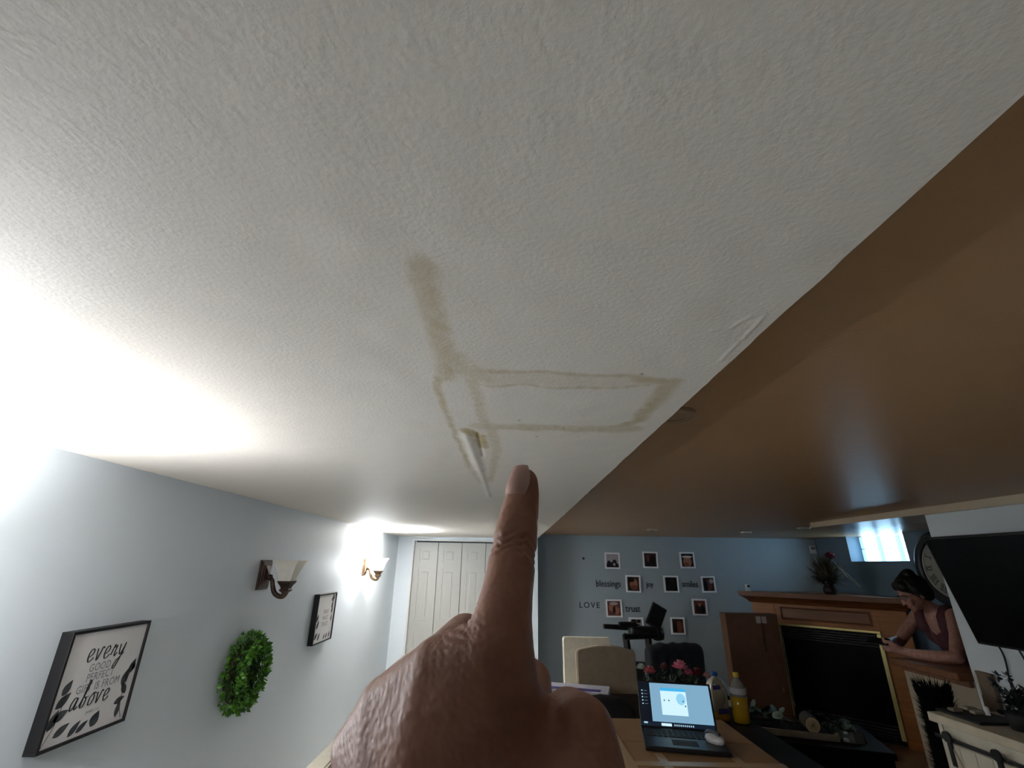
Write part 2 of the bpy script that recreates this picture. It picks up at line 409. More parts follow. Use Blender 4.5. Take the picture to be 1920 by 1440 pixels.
bm = nbm(); lathe(bm, [(.004, 0), (.009, -.012), (.016, -.022), (.012, -.03), (.002, -.032)], (DX0+lw*2-.05, 0, 0), 14); 
for v in bm.verts: v.co = Vector((v.co.x, YD+.03+v.co.z, .93+v.co.y))
obj('door_knob', bm, M_bronze, door)
# baseboards
for nm, b in (('baseboard_left', (XW, XW+.014, YB, YD, 0, .09)), ('baseboard_back', (XA+.01, XR, YP-.014, YP, 0, .09))):
    bm = nbm(); box(bm, *b, .003); struct(nm, bm, M_trim)

# ------------------------------------------------------------------ sconces
M_shade = mat('frosted_glass', '#efeade', .4, noise_amt=.06, nscale=30)
def lit_shade(name='lit_frosted_glass', estr=1.6, op=.5):
    m = bpy.data.materials.new(name); m.use_nodes = True; nt = m.node_tree; N = nt.nodes; L = nt.links
    N.remove(N['Principled BSDF']); o = N['Material Output']
    tr = N.new('ShaderNodeBsdfTransparent'); e = N.new('ShaderNodeEmission'); e.inputs[0].default_value = (.93, .97, 1, 1); e.inputs[1].default_value = estr
    mx = N.new('ShaderNodeMixShader'); mx.inputs[0].default_value = op
    L.new(tr.outputs[0], mx.inputs[1]); L.new(e.outputs[0], mx.inputs[2]); L.new(mx.outputs[0], o.inputs['Surface']); return m
M_lit = lit_shade(); M_lit2 = lit_shade('lit_opal_glass', 1.3, .82)
M_bulb = lit_shade('lit_bulb_glass', 20, .3)
M_bulboff = mat('bulb_off', '#e8e6e0', .3)
def sconce(y, z, lit, label, bulbdz=0, power=1.0):
    r = thing('wall_sconce', label, 'wall lamp', on_left_wall(y, z), 'sconces along the grey wall')
    met = M_bronzelit if lit else M_bronze
    bm = nbm()
    def sq(w_, h_, d): return [Vector((-w_, -h_, d)), Vector((w_, -h_, d)), Vector((w_, h_, d)), Vector((-w_, h_, d))]
    ring_mesh(bm, [sq(.066, .084, 0), sq(.066, .084, .008), sq(.060, .078, .014), sq(.055, .073, .014), sq(.052, .070, .020), sq(.04, .056, .020), sq(.036, .052, .026), sq(.01, .014, .034)])
    obj('back_plate', bm, met, r)
    bm = nbm(); lathe(bm, [(.010, .030), (.017, .034), (.019, .045), (.016, .056), (.009, .060)], (0, -.015, 0), 16); obj('knuckle', bm, met, r, smooth=True)
    bm = nbm(); tube(bm, spline([(0, -.015, .040), (0, -.030, .062), (0, -.062, .072), (0, -.098, .088), (0, -.118, .115), (0, -.121, .142), (0, -.108, .158), (0, -.095, .155)], 5), [.0105+.004*math.sin(i/35*PI) for i in range(36)], 12); obj('arm', bm, met, r, smooth=True)
    bm = nbm()
    sqy = lambda w_, yy: [Vector((-w_, yy, .155-w_)), Vector((w_, yy, .155-w_)), Vector((w_, yy, .155+w_)), Vector((-w_, yy, .155+w_))]
    ring_mesh(bm, [sqy(.012, -.110), sqy(.016, -.098), sqy(.026, -.090), sqy(.029, -.082), sqy(.022, -.076), sqy(.028, -.060), sqy(.040, -.042), sqy(.042, -.034), sqy(.038, -.033)]); obj('shade_holder', bm, met, r)
    # flared square glass, fluted a little, open at the top
    prof = [(.034, -.034), (.041, -.010), (.049, .018), (.060, .048), (.074, .074), (.080, .082)]
    def rect(w_, yy, n=6):
        out = []
        for s in range(4):
            for k in range(n):
                t = k/n*2-1; bow = .05*w_*(1-t*t)
                p = [(t*w_, -w_-bow), (w_+bow, t*w_), (-t*w_, w_+bow), (-w_-bow, -t*w_)][s]
                out.append(Vector((p[0], yy+(.004*abs(t) if yy > .07 else 0), .155+p[1])))
        return out
    bm = nbm(); ring_mesh(bm, [rect(a, b) for a, b in prof] + [rect(a-.003, b) for a, b in reversed(prof)], cap=False)
    obj('glass_shade', bm, (M_lit2 if y > 3 else M_lit) if lit else M_shade, r, autosm=60)
    bm = nbm(); lathe(bm, [(.010, -.03), (.012, -.01), (.020, .012), (.023, .028), (.019, .042), (.010, .050), (.001, .052)], (0, 0, 0), 16)
    for v in bm.verts: v.co = Vector((v.co.x, v.co.z+bulbdz, .155+v.co.y))
    obj('bulb', bm, M_bulb if lit else M_bulboff, r, smooth=True)
    if lit:
        l = bpy.data.lights.new('sconce_light', 'POINT'); l.energy = SCONCE_W*power; l.color = (.95, .975, 1); l.shadow_soft_size = .022
        lo = bpy.data.objects.new('sconce_light', l); COL.objects.link(lo); lo.location = r.matrix_world @ Vector((0, .02+bulbdz, .155))
    return r
sconce(.92, 1.46, True, 'lit sconce just beyond the frame edge before the script print', power=.30)
sconce(3.10, 1.618, False, 'unlit dark bronze sconce with a cloudy square glass shade')
s3 = sconce(5.22, 1.655, True, 'brightly lit sconce beside the white closet door', power=1.0)

# ------------------------------------------------------------------ framed prints and wreath on the left wall
def leafshape(bm, cx, cy, L_, W_, ang, z=.0):
    n = 7; up_, dn = [], []
    for k in range(n+1):
        t = k/n; h = W_*math.sin(PI*t**.8)*.5
        for s, l in ((1, up_), (-1, dn)):
            x, y = t*L_, s*h; l.append((cx+x*math.cos(ang)-y*math.sin(ang), cy+x*math.sin(ang)+y*math.cos(ang)))
    poly = up_ + dn[-2:0:-1]
    ring_mesh(bm, [[Vector((*p, z)) for p in poly], [Vector((*p, z+.0006)) for p in poly]])
def canvas(y0, y1, z0, z1, label):
    r = thing('framed_print', label, 'wall art', on_left_wall((y0+y1)/2, (z0+z1)/2), 'black framed prints on the grey wall')
    w_, h_ = (y1-y0)/2, (z1-z0)/2; d = .042; t = .010
    for a in ((-w_, w_, h_-t, h_), (-w_, w_, -h_, -h_+t), (-w_, -w_+t, -h_+t, h_-t), (w_-t, w_, -h_+t, h_-t)):
        bm = nbm(); box(bm, *a, 0, d, .001); obj('frame_rail', bm, M_blackframe, r)
    bm = nbm(); box(bm, -w_+t, w_-t, -h_+t, h_-t, 0, d-.007); p = obj('print_panel', bm, M_print, r)
    return r, p, w_, h_, d-.007
GL = {'e': ([(0,.35),(.35,.5),(.45,.75),(.3,.95),(.1,.8),(.05,.4),(.2,.05),(.42,.1),(.6,.3)], .6),
 'v': ([(0,.9),(.12,.3),(.2,.05),(.35,.5),(.45,.95),(.62,.85)], .62), 'r': ([(0,.2),(.15,.95),(.2,.72),(.4,.85),(.36,.4),(.42,.05),(.62,.3)], .6),
 'y': ([(0,.9),(.08,.35),(.25,.1),(.45,.6),(.52,.95),(.42,.1),(.2,-.7),(-.05,-.85),(.0,-.5),(.6,.2)], .7),
 'a': ([(.45,.85),(.2,.95),(.0,.5),(.1,.05),(.35,.3),(.48,.9),(.45,.2),(.55,.05),(.7,.25)], .7),
 'b': ([(0,.2),(.3,1.4),(.35,2.0),(.2,1.9),(.15,.8),(.15,.1),(.4,.1),(.48,.6),(.3,.8),(.5,.75),(.68,.8)], .66),
 'o': ([(.3,.95),(.05,.6),(.1,.1),(.35,.1),(.5,.5),(.35,.95),(.62,.85)], .6)}
def script_word(s, x, y, sc, m, parent, z, lwid=.0042):
    bm = nbm(); cx = 0
    for ch in s:
        P, adv = GL[ch]
        pts = spline([(x+(cx+a*1.05+b*.16)*sc, y+b*sc) for a, b in P], 6)
        ribbon(bm, pts, lambda t, d: lwid*(.35+.75*abs(d.y)), z, .0007); cx += adv*1.32
    return obj('lettering', bm, m, parent)
r, p, w_, h_, z_ = canvas(1.785, 2.15, 1.113, 1.461, 'black framed print with script lettering and grey leaves')
script_word('every', -.088, .066, .044, M_ink, p, z_, .0048)
for i, (s, yy, xx) in enumerate((('GOOD &', .044, .0), ('PERFECT', .014, -.002), ('GIFT IS FROM', -.018, .004))):
    text_mesh(s, .036, M_inkgrey, 'lettering', p, (xx, yy, z_), .0005, xscale=.82, spacing=1.08)
script_word('above', -.098, -.077, .040, M_ink, p, z_, .0048)
text_mesh('JAMES 1:17', .012, M_inkgrey, 'lettering', p, (.008, -.098, z_), .0005)
for q in ((-.145,-.02,.05,.028,1.0),(-.155,-.055,.06,.030,.7),(-.15,-.09,.055,.03,.4),(-.16,-.115,.06,.03,1.2),(-.13,-.14,.06,.026,.5),(-.07,-.155,.055,.024,.8),(-.04,-.152,.05,.02,.6),
          (.02,-.15,.05,.04,1.1),(.105,-.10,.05,.022,.3),(.13,-.15,.06,.022,1.5),(.12,-.045,.06,.032,1.3),(.14,-.01,.055,.028,1.2),(.15,-.075,.05,.024,2.2),(.155,.0,.03,.018,1.4)):
    bm = nbm(); leafshape(bm, *q[:2], q[2], q[3], q[4], z_); obj('printed_leaf', bm, M_leafink, p)
for sp in (spline([(-.165,-.158),(-.14,-.11),(-.13,-.05)]), spline([(.16,-.158),(.135,-.10),(.14,-.03),(.155,.03)])):
    bm = nbm(); ribbon(bm, sp, .0015, z_); obj('printed_stem', bm, M_leafink, p)
r, p, w_, h_, z_ = canvas(3.985, 4.385, 1.100, 1.457, 'smaller looking black framed print with three short grey words')
for s, yy in (('PRAY', .04), ('WAIT', -.005), ('TRUST', -.05)): text_mesh(s, .045, M_inkgrey, 'lettering', p, (.01, yy, z_), .0005, xscale=.9, spacing=1.25)
for q in ((-.17,-.02,.06,.03,1.2),(-.16,-.07,.07,.036,.9),(-.17,-.14,.07,.03,.6),(-.1,-.155,.06,.028,1.0),(.02,-.16,.05,.02,.9),(.07,-.16,.05,.02,1.0),(.13,-.16,.05,.02,1.2),
          (.10,.12,.07,.034,.3),(.12,.06,.06,.032,1.2),(.13,.02,.06,.03,1.4),(.15,.13,.05,.026,2.0),(.14,-.04,.05,.02,1.6)):
    bm = nbm(); leafshape(bm, *q[:2], q[2], q[3], q[4], z_); obj('printed_leaf', bm, M_leafink, p)
for sp in (spline([(-.18,-.165),(-.15,-.08),(-.14,.02)]), spline([(.17,.16),(.14,.08),(.15,-.03)])):
    bm = nbm(); ribbon(bm, sp, .0015, z_); obj('printed_stem', bm, M_leafink, p)

r = thing('leaf_wreath', 'round green boxwood wreath hung on the grey wall', 'wreath', on_left_wall(3.02, 1.115))
M_leaf = mat('boxwood_leaf', '#6fae3a', .42, dark='#2a5a1c', nscale=22, spec=.5)
M_twig = mat('wreath_twig', '#2b2a16', .9)
RW = .135
bm = nbm(); ring_mesh(bm, [[Vector(((RW+.024*math.cos(b))*math.cos(a), (RW+.024*math.cos(b))*math.sin(a), .030+.026*math.sin(b))) for b in [2*PI*k/8 for k in range(8)]] for a in [2*PI*k/32 for k in range(32)]], closed=True)
obj('twig_ring', bm, M_twig, r)
bm = nbm()
for k in range(1700):
    a = random.uniform(0, 2*PI); b = random.uniform(-.45, 3.4); rad = random.uniform(.035, .062)
    nrm = Vector((math.cos(b)*math.cos(a), math.cos(b)*math.sin(a), math.sin(b)))
    c = Vector((RW*math.cos(a), RW*math.sin(a), .042)) + nrm*rad
    if c.z < .008: continue
    d = (nrm + Vector((random.gauss(0, .5), random.gauss(0, .5), random.gauss(0, .5)))).normalized(); x, y = frame_of(d)
    ll = random.uniform(.019, .031); ww = ll*.38; cup = ll*.16
    pts = [c, c+d*ll*.5+x*ww+y*cup, c+d*ll, c+d*ll*.5-x*ww+y*cup, c+d*ll*.5]
    V = [bm.verts.new(q) for q in pts]
    for f in ((0, 1, 4), (1, 2, 4), (2, 3, 4), (3, 0, 4)): bm.faces.new([V[i] for i in f])
o = obj('foliage', bm, M_leaf, r, kind='stuff')

# ------------------------------------------------------------------ photo wall
M_pframe = mat('white_photo_frame', '#f4f4f8', .45)
PALETTES = {'dark': '#1c1416', 'brown': '#3a2620', 'rose': '#6a3b3a', 'skin': '#a56a50', 'pale': '#a99fa0', 'black': '#0d0a0b', 'cap': '#cfc8bf', 'rust': '#7c4530', 'blue': '#3a4350'}
PM = {k: mat('photo_'+k, v, .4) for k, v in PALETTES.items()}
PHOTOS = [(1.385,1.665,1.605,1.887,'small white photo frame, leftmost of the top row', 'pale', [('black',.0,-.07,.1,.05),('black',-.05,-.03,.025,.03),('black',.03,-.02,.03,.035),('pale',.025,-.05,.018,.02)]),
 (1.935,1.683,2.155,1.908,'middle white photo frame of the top row', 'brown', [('dark',.0,-.05,.07,.08),('black',.03,.0,.04,.07),('rose',-.03,.02,.018,.05)]),
 (2.475,1.69,2.69,1.91,'white photo frame showing a face under a pale cap', 'black', [('skin',.0,-.02,.06,.075),('cap',.0,.045,.075,.016),('rust',-.02,-.06,.04,.03)]),
 (1.668,1.36,1.88,1.587,'white photo frame between the words blessings and joy', 'brown', [('skin',.005,.0,.055,.07),('rust',.01,-.05,.05,.03),('dark',-.03,.05,.05,.03)]),
 (2.208,1.367,2.42,1.588,'nearly black white-framed photo between joy and smiles', 'black', [('dark',.0,-.03,.06,.06),('brown',.02,.05,.03,.02)]),
 (2.745,1.375,2.945,1.59,'white photo frame just after the word smiles', 'brown', [('rose',.0,-.01,.05,.07),('pale',.045,.04,.03,.03),('black',-.04,-.02,.03,.07)]),
 (1.366,1.04,1.592,1.268,'white photo frame between the words LOVE and trust', 'rose', [('skin',-.03,.01,.04,.05),('skin',.035,-.03,.04,.05),('pale',.0,.06,.06,.02),('dark',.0,-.02,.02,.05)]),
 (2.578,1.08,2.785,1.293,'white photo frame lowest but one, near the mantel', 'rose', [('brown',-.01,-.02,.05,.06),('dark',.04,-.03,.03,.06),('skin',.0,.03,.02,.025)]),
 (2.25,.842,2.448,1.056,'lowest white photo frame, over the office chair', 'brown', [('rust',.02,-.01,.04,.07),('dark',-.04,-.02,.03,.06)]),
 (1.672,.83,1.878,1.045,'white photo frame half hidden behind the treadmill handles', 'pale', [('black',-.03,.06,.035,.025),('black',.035,.06,.03,.02),('dark',.0,-.02,.06,.05)])]
for x0, z0, x1, z1, lab, bg, shapes in PHOTOS:
    cx, cz = (x0+x1)/2, (z0+z1)/2; w_, h_ = (x1-x0)/2, (z1-z0)/2; t = .022
    Mx = on_photo_wall(cx, cz) @ Matrix.Rotation(random.uniform(-.02, .03), 4, 'Z')
    r = thing('photo_frame', lab, 'picture frame', Mx, 'small white frames on the photo wall')
    bm = nbm()
    for a in ((-w_, w_, h_-t, h_), (-w_, w_, -h_, -h_+t), (-w_, -w_+t, -h_+t, h_-t), (w_-t, w_, -h_+t, h_-t)): box(bm, *a, 0, .022, .002)
    obj('frame_border', bm, M_pframe, r)
    bm = nbm(); box(bm, -w_+t, w_-t, -h_+t, h_-t, 0, .010); pr_ = obj('photo_print', bm, PM[bg], r)
    for i, (c, sx, sy, ra, rb) in enumerate(shapes):
        bm = nbm(); pts = []
        for k in range(18):
            a = 2*PI*k/18; pts.append((max(-w_+t, min(w_-t, sx+ra*math.cos(a))), max(-h_+t, min(h_-t, sy+rb*math.sin(a)))))
        prism(bm, pts, .010, .0104+.0003*i); obj('print_patch', bm, PM[c], pr_)
M_letter = mat('black_wall_letters', '#15181b', .6)
for s, size, x, z, lab, xs, sp in (('blessings', .125, 1.418, 1.466, 'black wall letters spelling blessings', .82, 1.0), ('joy', .10, 2.01, 1.468, 'black wall letters spelling joy', .85, 1),
        ('smiles', .12, 2.585, 1.48, 'black wall letters spelling smiles', .78, 1), ('LOVE', .105, 1.138, 1.185, 'spaced black wall letters spelling LOVE', 1, 1.25), ('trust', .125, 1.745, 1.15, 'bold black wall letters spelling trust', .85, 1)):
    o = text_mesh(s, size, M_letter, 'wall_lettering', None, th=.003, xscale=xs, spacing=sp)
    o.matrix_world = on_photo_wall(x, z, YP-.003); tag(o, lab, 'lettering', 'word decals on the photo wall')
bm = nbm(); lathe(bm, [(.002, 0), (.016, 0), (.016, .006), (.002, .007)], n=12); o = obj('wall_hook', bm, M_blackmat); o.matrix_world = on_photo_wall(1.08, 1.80); tag(o, 'small dark hook on the wall above the word blessings', 'hook')
bm = nbm(); box(bm, -.045, .045, -.055, .055, 0, .022, .006); r = thing('thermostat', 'small pale wall box at the corner over the mantel', 'wall device', on_photo_wall(4.44, 1.975))
obj('cover', bm, M_white, r); bm = nbm(); box(bm, -.03, .03, .0, .035, .021, .024, .001); obj('display', bm, M_inkgrey, r)

# recessed lights on the main ceiling
M_dl = mat('downlight_trim', '#cfcac0', .3)
M_dli = mat('downlight_inside', '#3a332d', .4)
for x, y, lab in ((1.71, 5.78, 'ceiling downlight nearest the photo frames'), (2.92, 5.95, 'ceiling downlight above the word smiles'), (3.17, 5.18, 'ceiling downlight closest to the window'), (.475, 1.29, 'round ceiling puck half hidden by the ceiling step')):
    r = thing('downlight', lab, 'ceiling light', (x, y, ZR), 'round fittings in the main ceiling')
    bm = nbm(); lathe(bm, [(.036, -.012), (.055, -.014), (.062, -.008), (.063, 0), (.036, 0)], n=28, cap=False); obj('trim_ring', bm, mat('puck_shaded', '#a5876a', .5) if y < 2 else M_dl, r, autosm=50)  # puck by the step is darker: its shade is put into the colour
    bm = nbm(); lathe(bm, [(.001, -.011), (.036, -.011), (.036, 0), (.001, 0)], n=24); obj('lens', bm, mat('puck_shaded', '#a5876a', .5) if y < 2 else M_dli, r, autosm=50)

# ------------------------------------------------------------------ fireplace set across the corner (45 degrees)
s2 = math.sqrt(.5)
# local x runs along the front (towards the right wall), local y out of the room corner towards the room, z up
FO = Vector((3.77, 6.13, 0))
FM = basis((s2, -s2, 0), (-s2, -s2, 0), (0, 0, 1), FO)     # y local = towards the camera
FM = basis((s2, -s2, 0), (s2, s2, 0), (0, 0, 1), FO)       # y local = into the corner
r = thing('fireplace', 'oak corner fireplace with a gold edged black firebox', 'fireplace', FM)
bm = nbm(); box(bm, -.80, -.53, 0, .12, 0, 1.30, .004); box(bm, .53, .80, 0, .12, 0, 1.30, .004); box(bm, -.53, .53, .002, .12, 1.075, 1.30, .002); obj('surround', bm, M_oak, r)
bm = nbm()
pr2 = [(0, 1.290), (-.03, 1.300), (-.045, 1.318), (-.09, 1.345), (-.15, 1.372), (-.155, 1.372), (-.155, 1.400)]
L0 = lambda o_: -.84+o_*.0
rings = []
for off, z in pr2: rings.append([Vector((-.80+off*.6, off, z)), Vector((.80-off*.6 if off > -.1 else .86, off, z)), Vector((.80-off*.6 if off > -.1 else .86, .12, z)), Vector((-.80+off*.6, .12, z))])
ring_mesh(bm, rings); obj('mantel_molding', bm, M_oakd, r)
bm = nbm(); prism(bm, [(-.90, -.16), (.87, -.16), (.87, -.02), (.62, .25), (.10, .78), (-.0, .80), (-.50, .30), (-.90, -.02)], 1.400, 1.425); obj('mantel_shelf', bm, M_oakd, r)
for x0, x1, z0, z1 in ((-.46, .46, 1.125, 1.255),):
    bm = nbm()
    q = lambda m, y: [Vector((x0+m, y, z0+m)), Vector((x1-m, y, z0+m)), Vector((x1-m, y, z1-m)), Vector((x0+m, y, z1-m))]
    ring_mesh(bm, [q(-.012, .001), q(-.012, -.008), q(0, -.010), q(.010, -.001), q(.014, .0005)]); obj('panel_molding', bm, M_oakd, r)
for a in ((-.53, .53, 1.045, 1.075), (-.53, -.500, .06, 1.046), (.488, .53, .06, 1.046)):
    bm = nbm(); box(bm, a[0], a[1], -.018, .02, a[2], a[3], .006); obj('gold_trim', bm, M_gold, r)
bm = nbm(); box(bm, -.505, .505, .06, .10, .0, 1.046); obj('firebox', bm, M_firebox, r)
for i in range(5):
    for z in (1.02-.026*i, .17-.028*i):
        bm = nbm(); box(bm, -.50, .50, .01, .05, z-.008, z+.006, .002); obj('louver', bm, M_black, r)
bm = nbm(); box(bm, -.50, .50, .045, .055, .19, .90); obj('fire_glass', bm, mat('fire_glass', '#030303', .35, spec=.1), r)

def atf(x, y, z): return FM @ Vector((x, y, z))
# dried arrangement, gadget
r = thing('dried_arrangement', 'dark dried grass arrangement with a red bloom on the mantel', 'plant', atf(.10, .12, 1.425))
bm = nbm(); lathe(bm, [(.03, 0), (.06, .0), (.075, .04), (.06, .09), (.045, .11), (.05, .12)], n=20); obj('vase', bm, mat('dark_vase', '#2a1a14', .4), r, smooth=True)
M_dry = mat('dried_leaf', '#665a40', .8, dark='#2c2a20', nscale=8); bm = nbm()
for k in range(320):
    a = random.uniform(0, 2*PI); e = random.uniform(.05, 1.15); L_ = random.uniform(.22, .42)
    d = Vector((math.cos(a)*math.sin(e), math.sin(a)*math.sin(e), math.cos(e))); p = Vector((random.gauss(0, .015), random.gauss(0, .015), .1)); x, y = frame_of(d); rows = []
    for j in range(5):
        t = j/4; c = p + d*L_*t + Vector((0, 0, -.14*t*t*math.sin(e))); wv = .02*(1-t)**.5*math.sin(.4+2.4*t)
        rows.append((c-x*wv, c+x*wv))
    V = [[bm.verts.new(q) for q in rr] for rr in rows]
    for A, B in zip(V, V[1:]): bm.faces.new((A[0], A[1], B[1], B[0]))
obj('dried_foliage', bm, M_dry, r, kind='stuff')
bm = nbm()
for k in range(40):
    a = random.uniform(0, 2*PI); e = random.uniform(0, 1.3); d = Vector((math.cos(a)*math.sin(e), math.sin(a)*math.sin(e), math.cos(e))); x, y = frame_of(d); c = Vector((.09, .0, .40))
    q = [c, c+d*.07+x*.03, c+d*.09, c+d*.07-x*.03]; bm.faces.new([bm.verts.new(v) for v in q])
obj('red_bloom', bm, mat('dried_red', '#7a3040', .8), r); 
bm = nbm()
for dx, dy, dz in ((.12, -.1, .28), (.22, -.06, .2), (.16, -.16, .22)): tube(bm, spline([(0, 0, .1), (dx*.5, dy*.5, dz+.1), (dx, dy, dz), (dx*1.5, dy*1.3, dz-.12)], 4), .004, 6)
obj('pale_stem', bm, mat('pale_stem', '#8a8070', .6), r)
r = thing('smart_camera', 'small white camera at the end of the mantel', 'camera', Matrix.Translation(atf(-.80, -.06, 1.425)))
bm = nbm(); box(bm, -.022, .022, -.02, .02, .012, .085, .008); obj('body', bm, M_trim, r)
bm = nbm(); box(bm, -.03, .03, -.025, .025, 0, .013, .004); obj('foot', bm, M_trim, r)
bm = nbm(); lathe(bm, [(.001, 0), (.016, 0), (.016, .005), (.001, .007)], n=16)
for v in bm.verts: v.co = Vector((v.co.x+.008, -.02-v.co.z, .06+v.co.y))
obj('lens', bm, M_black, r)

# tall flat carton leaning by the fireplace
r = thing('cardboard_carton', 'tall flat brown carton standing before the fireplace', 'box', (2.91, 6.22, 0))
bm = nbm(); box(bm, -.31, .31, -.08, .08, 0, 1.195, .004); obj('carton_body', bm, M_cardd, r)
bm = nbm(); box(bm, .05, .175, -.0815, -.078, 1.095, 1.17); b_ = obj('paper_label', bm, mat('label_paper', '#b7a4a8', .6), r)
bm = nbm(); box(bm, .108, .118, -.0822, -.0815, 1.095, 1.17); obj('label_stripe', bm, M_cardd, b_)
bm = nbm(); box(bm, .10, .13, -.082, -.079, .80, 1.10); obj('tape_strip', bm, mat('dark_tape', '#4a3226', .5), r)
bm = nbm(); lathe(bm, [(.001, 0), (.02, 0), (.02, .003), (.001, .004)], n=10)
for v in bm.verts: v.co = Vector((.24+v.co.x*.7, -.08-v.co.z, .42+v.co.y*1.2))
obj('hand_hole', bm, mat('hole_patch', '#8a6a50', .8), r)

# ------------------------------------------------------------------ clock on the right wall (seen past the woman)
r = thing('wall_clock', 'large round wall clock with roman numerals behind the woman', 'clock', basis((0, -1, 0), (0, 0, 1), (-1, 0, 0), (XR, 5.06, 1.735)))
RO = .375
bm = nbm(); lathe(bm, [(.285, 0), (.285, .025), (.30, .04), (.345, .045), (.368, .035), (RO, .015), (RO, 0)], n=64, cap=False); obj('outer_rim', bm, mat('clock_rim', '#101216', .4), r, autosm=50)
bm = nbm(); lathe(bm, [(.272, .0), (.272, .018), (.279, .022), (.286, .018), (.286, 0)], n=64, cap=False); obj('inner_rim', bm, mat('clock_inner_rim', '#9a978c', .4), r)
bm = nbm(); lathe(bm, [(.001, 0), (.272, 0), (.272, .012), (.001, .012)], n=64); face = obj('dial', bm, mat('clock_dial', '#8f8b80', .7, noise_amt=.12, nscale=9), r)
NUM = ['XII', 'I', 'II', 'III', 'IIII', 'V', 'VI', 'VII', 'VIII', 'IX', 'X', 'XI']
for i, s in enumerate(NUM):
    bm = nbm(); wtot = sum({'I': .018, 'V': .036, 'X': .036}[c] for c in s); x = -wtot/2
    for c in s:
        wd = {'I': .018, 'V': .036, 'X': .036}[c]; m_ = x+wd/2
        st = {'I': [((0, -.033), (0, .033))], 'V': [((-.012, .033), (0, -.033)), ((0, -.033), (.012, .033))], 'X': [((-.012, .033), (.012, -.033)), ((-.012, -.033), (.012, .033))]}[c]
        for k, (a, b) in enumerate(st): ribbon(bm, [Vector((m_+a[0], a[1], 0)), Vector((m_+b[0], b[1], 0))], .008 if k == 0 else .004, .012, .001)
        x += wd
    for yy in (-.034, .034): ribbon(bm, [Vector((-wtot/2, yy, 0)), Vector((wtot/2, yy, 0))], .004, .012, .001)
    an = -2*PI*i/12; bmesh.ops.transform(bm, matrix=Matrix.Rotation(an, 4, 'Z') @ Matrix.Translation((0, .22, 0)), verts=bm.verts)
    obj('numeral', bm, M_ink, face)
for an, L_, wd in ((-1.0, .13, .014), (-2.2, .2, .009)):
    bm = nbm(); ribbon(bm, [Vector((0, -.03, 0)), Vector((0, L_*.6, 0)), Vector((0, L_, 0))], lambda t, d: wd*(1.1-t), .016, .002); bmesh.ops.transform(bm, matrix=Matrix.Rotation(an, 4, 'Z'), verts=bm.verts); obj('clock_hand', bm, M_black, r)

# ------------------------------------------------------------------ TV, bar top, console
r = thing('television', 'large black television tilted down on the pale wall', 'television', Matrix.Translation((2.86, 3.20, 1.61)) @ Matrix.Rotation(math.radians(-13.5), 4, 'Y'))
bm = nbm(); box(bm, -.05, -.015, -1.25, 0, -.315, .315, .006); obj('bezel', bm, M_black, r)
bm = nbm(); box(bm, -.0515, -.049, -1.24, -.01, -.30, .305); obj('screen', bm, mat('tv_glass', '#040405', .4, spec=.1), r)
bm = nbm(); box(bm, -.016, .02, -1.05, -.2, -.18, .08, .006); obj('back_housing', bm, M_blackmat, r)
bm = nbm(); box(bm, .02, .06, -.75, -.5, -.1, .0); obj('wall_bracket', bm, M_blackmat, r)
M_cable = mat('cable_black', '#121316', .6)
for pts, lab in (([(2.905, 3.11, 1.34), (2.938, 3.112, 1.24), (2.938, 3.128, 1.08), (2.925, 3.10, .955)], 'thin black cable hanging from the television to the plant'), ([(2.905, 2.99, 1.34), (2.938, 2.985, 1.2), (2.93, 2.96, .955)], 'second black cable hanging at the frame edge below the television')):
    bm = nbm(); tube(bm, spline(pts, 6), .0045, 6); tag(obj('cable', bm, M_cable, smooth=True), lab, 'cable')
r = thing('bar_top', 'brown wooden bar top on the beige half wall', 'bar counter', (0, 0, 0))
bm = nbm(); box(bm, 2.86, 3.16, 3.385, 3.95, 1.055, 1.10, .006); obj('slab', bm, M_oakd, r)
bm = nbm(); box(bm, 2.925, 2.95, 3.39, 3.94, 1.02, 1.055, .004); obj('edge_molding', bm, M_oakd, r)

r = thing('leaning_board', 'narrow tan board leaning on the wall behind the console', 'board', Matrix.Translation((2.93, 3.29, 0)) @ Matrix.Rotation(math.radians(1), 4, 'X'))
bm = nbm(); box(bm, -.012, .012, -.05, .05, .0, 1.13, .003); obj('plank', bm, mat('tan_board', '#6f5c48', .7, noise_amt=.3, nscale=12), r)
bm = nbm(); box(bm, -.016, -.011, .038, .05, 1.0, 1.12, .001); obj('pale_edge_strip', bm, mat('pale_strip', '#b8a88e', .6), r)

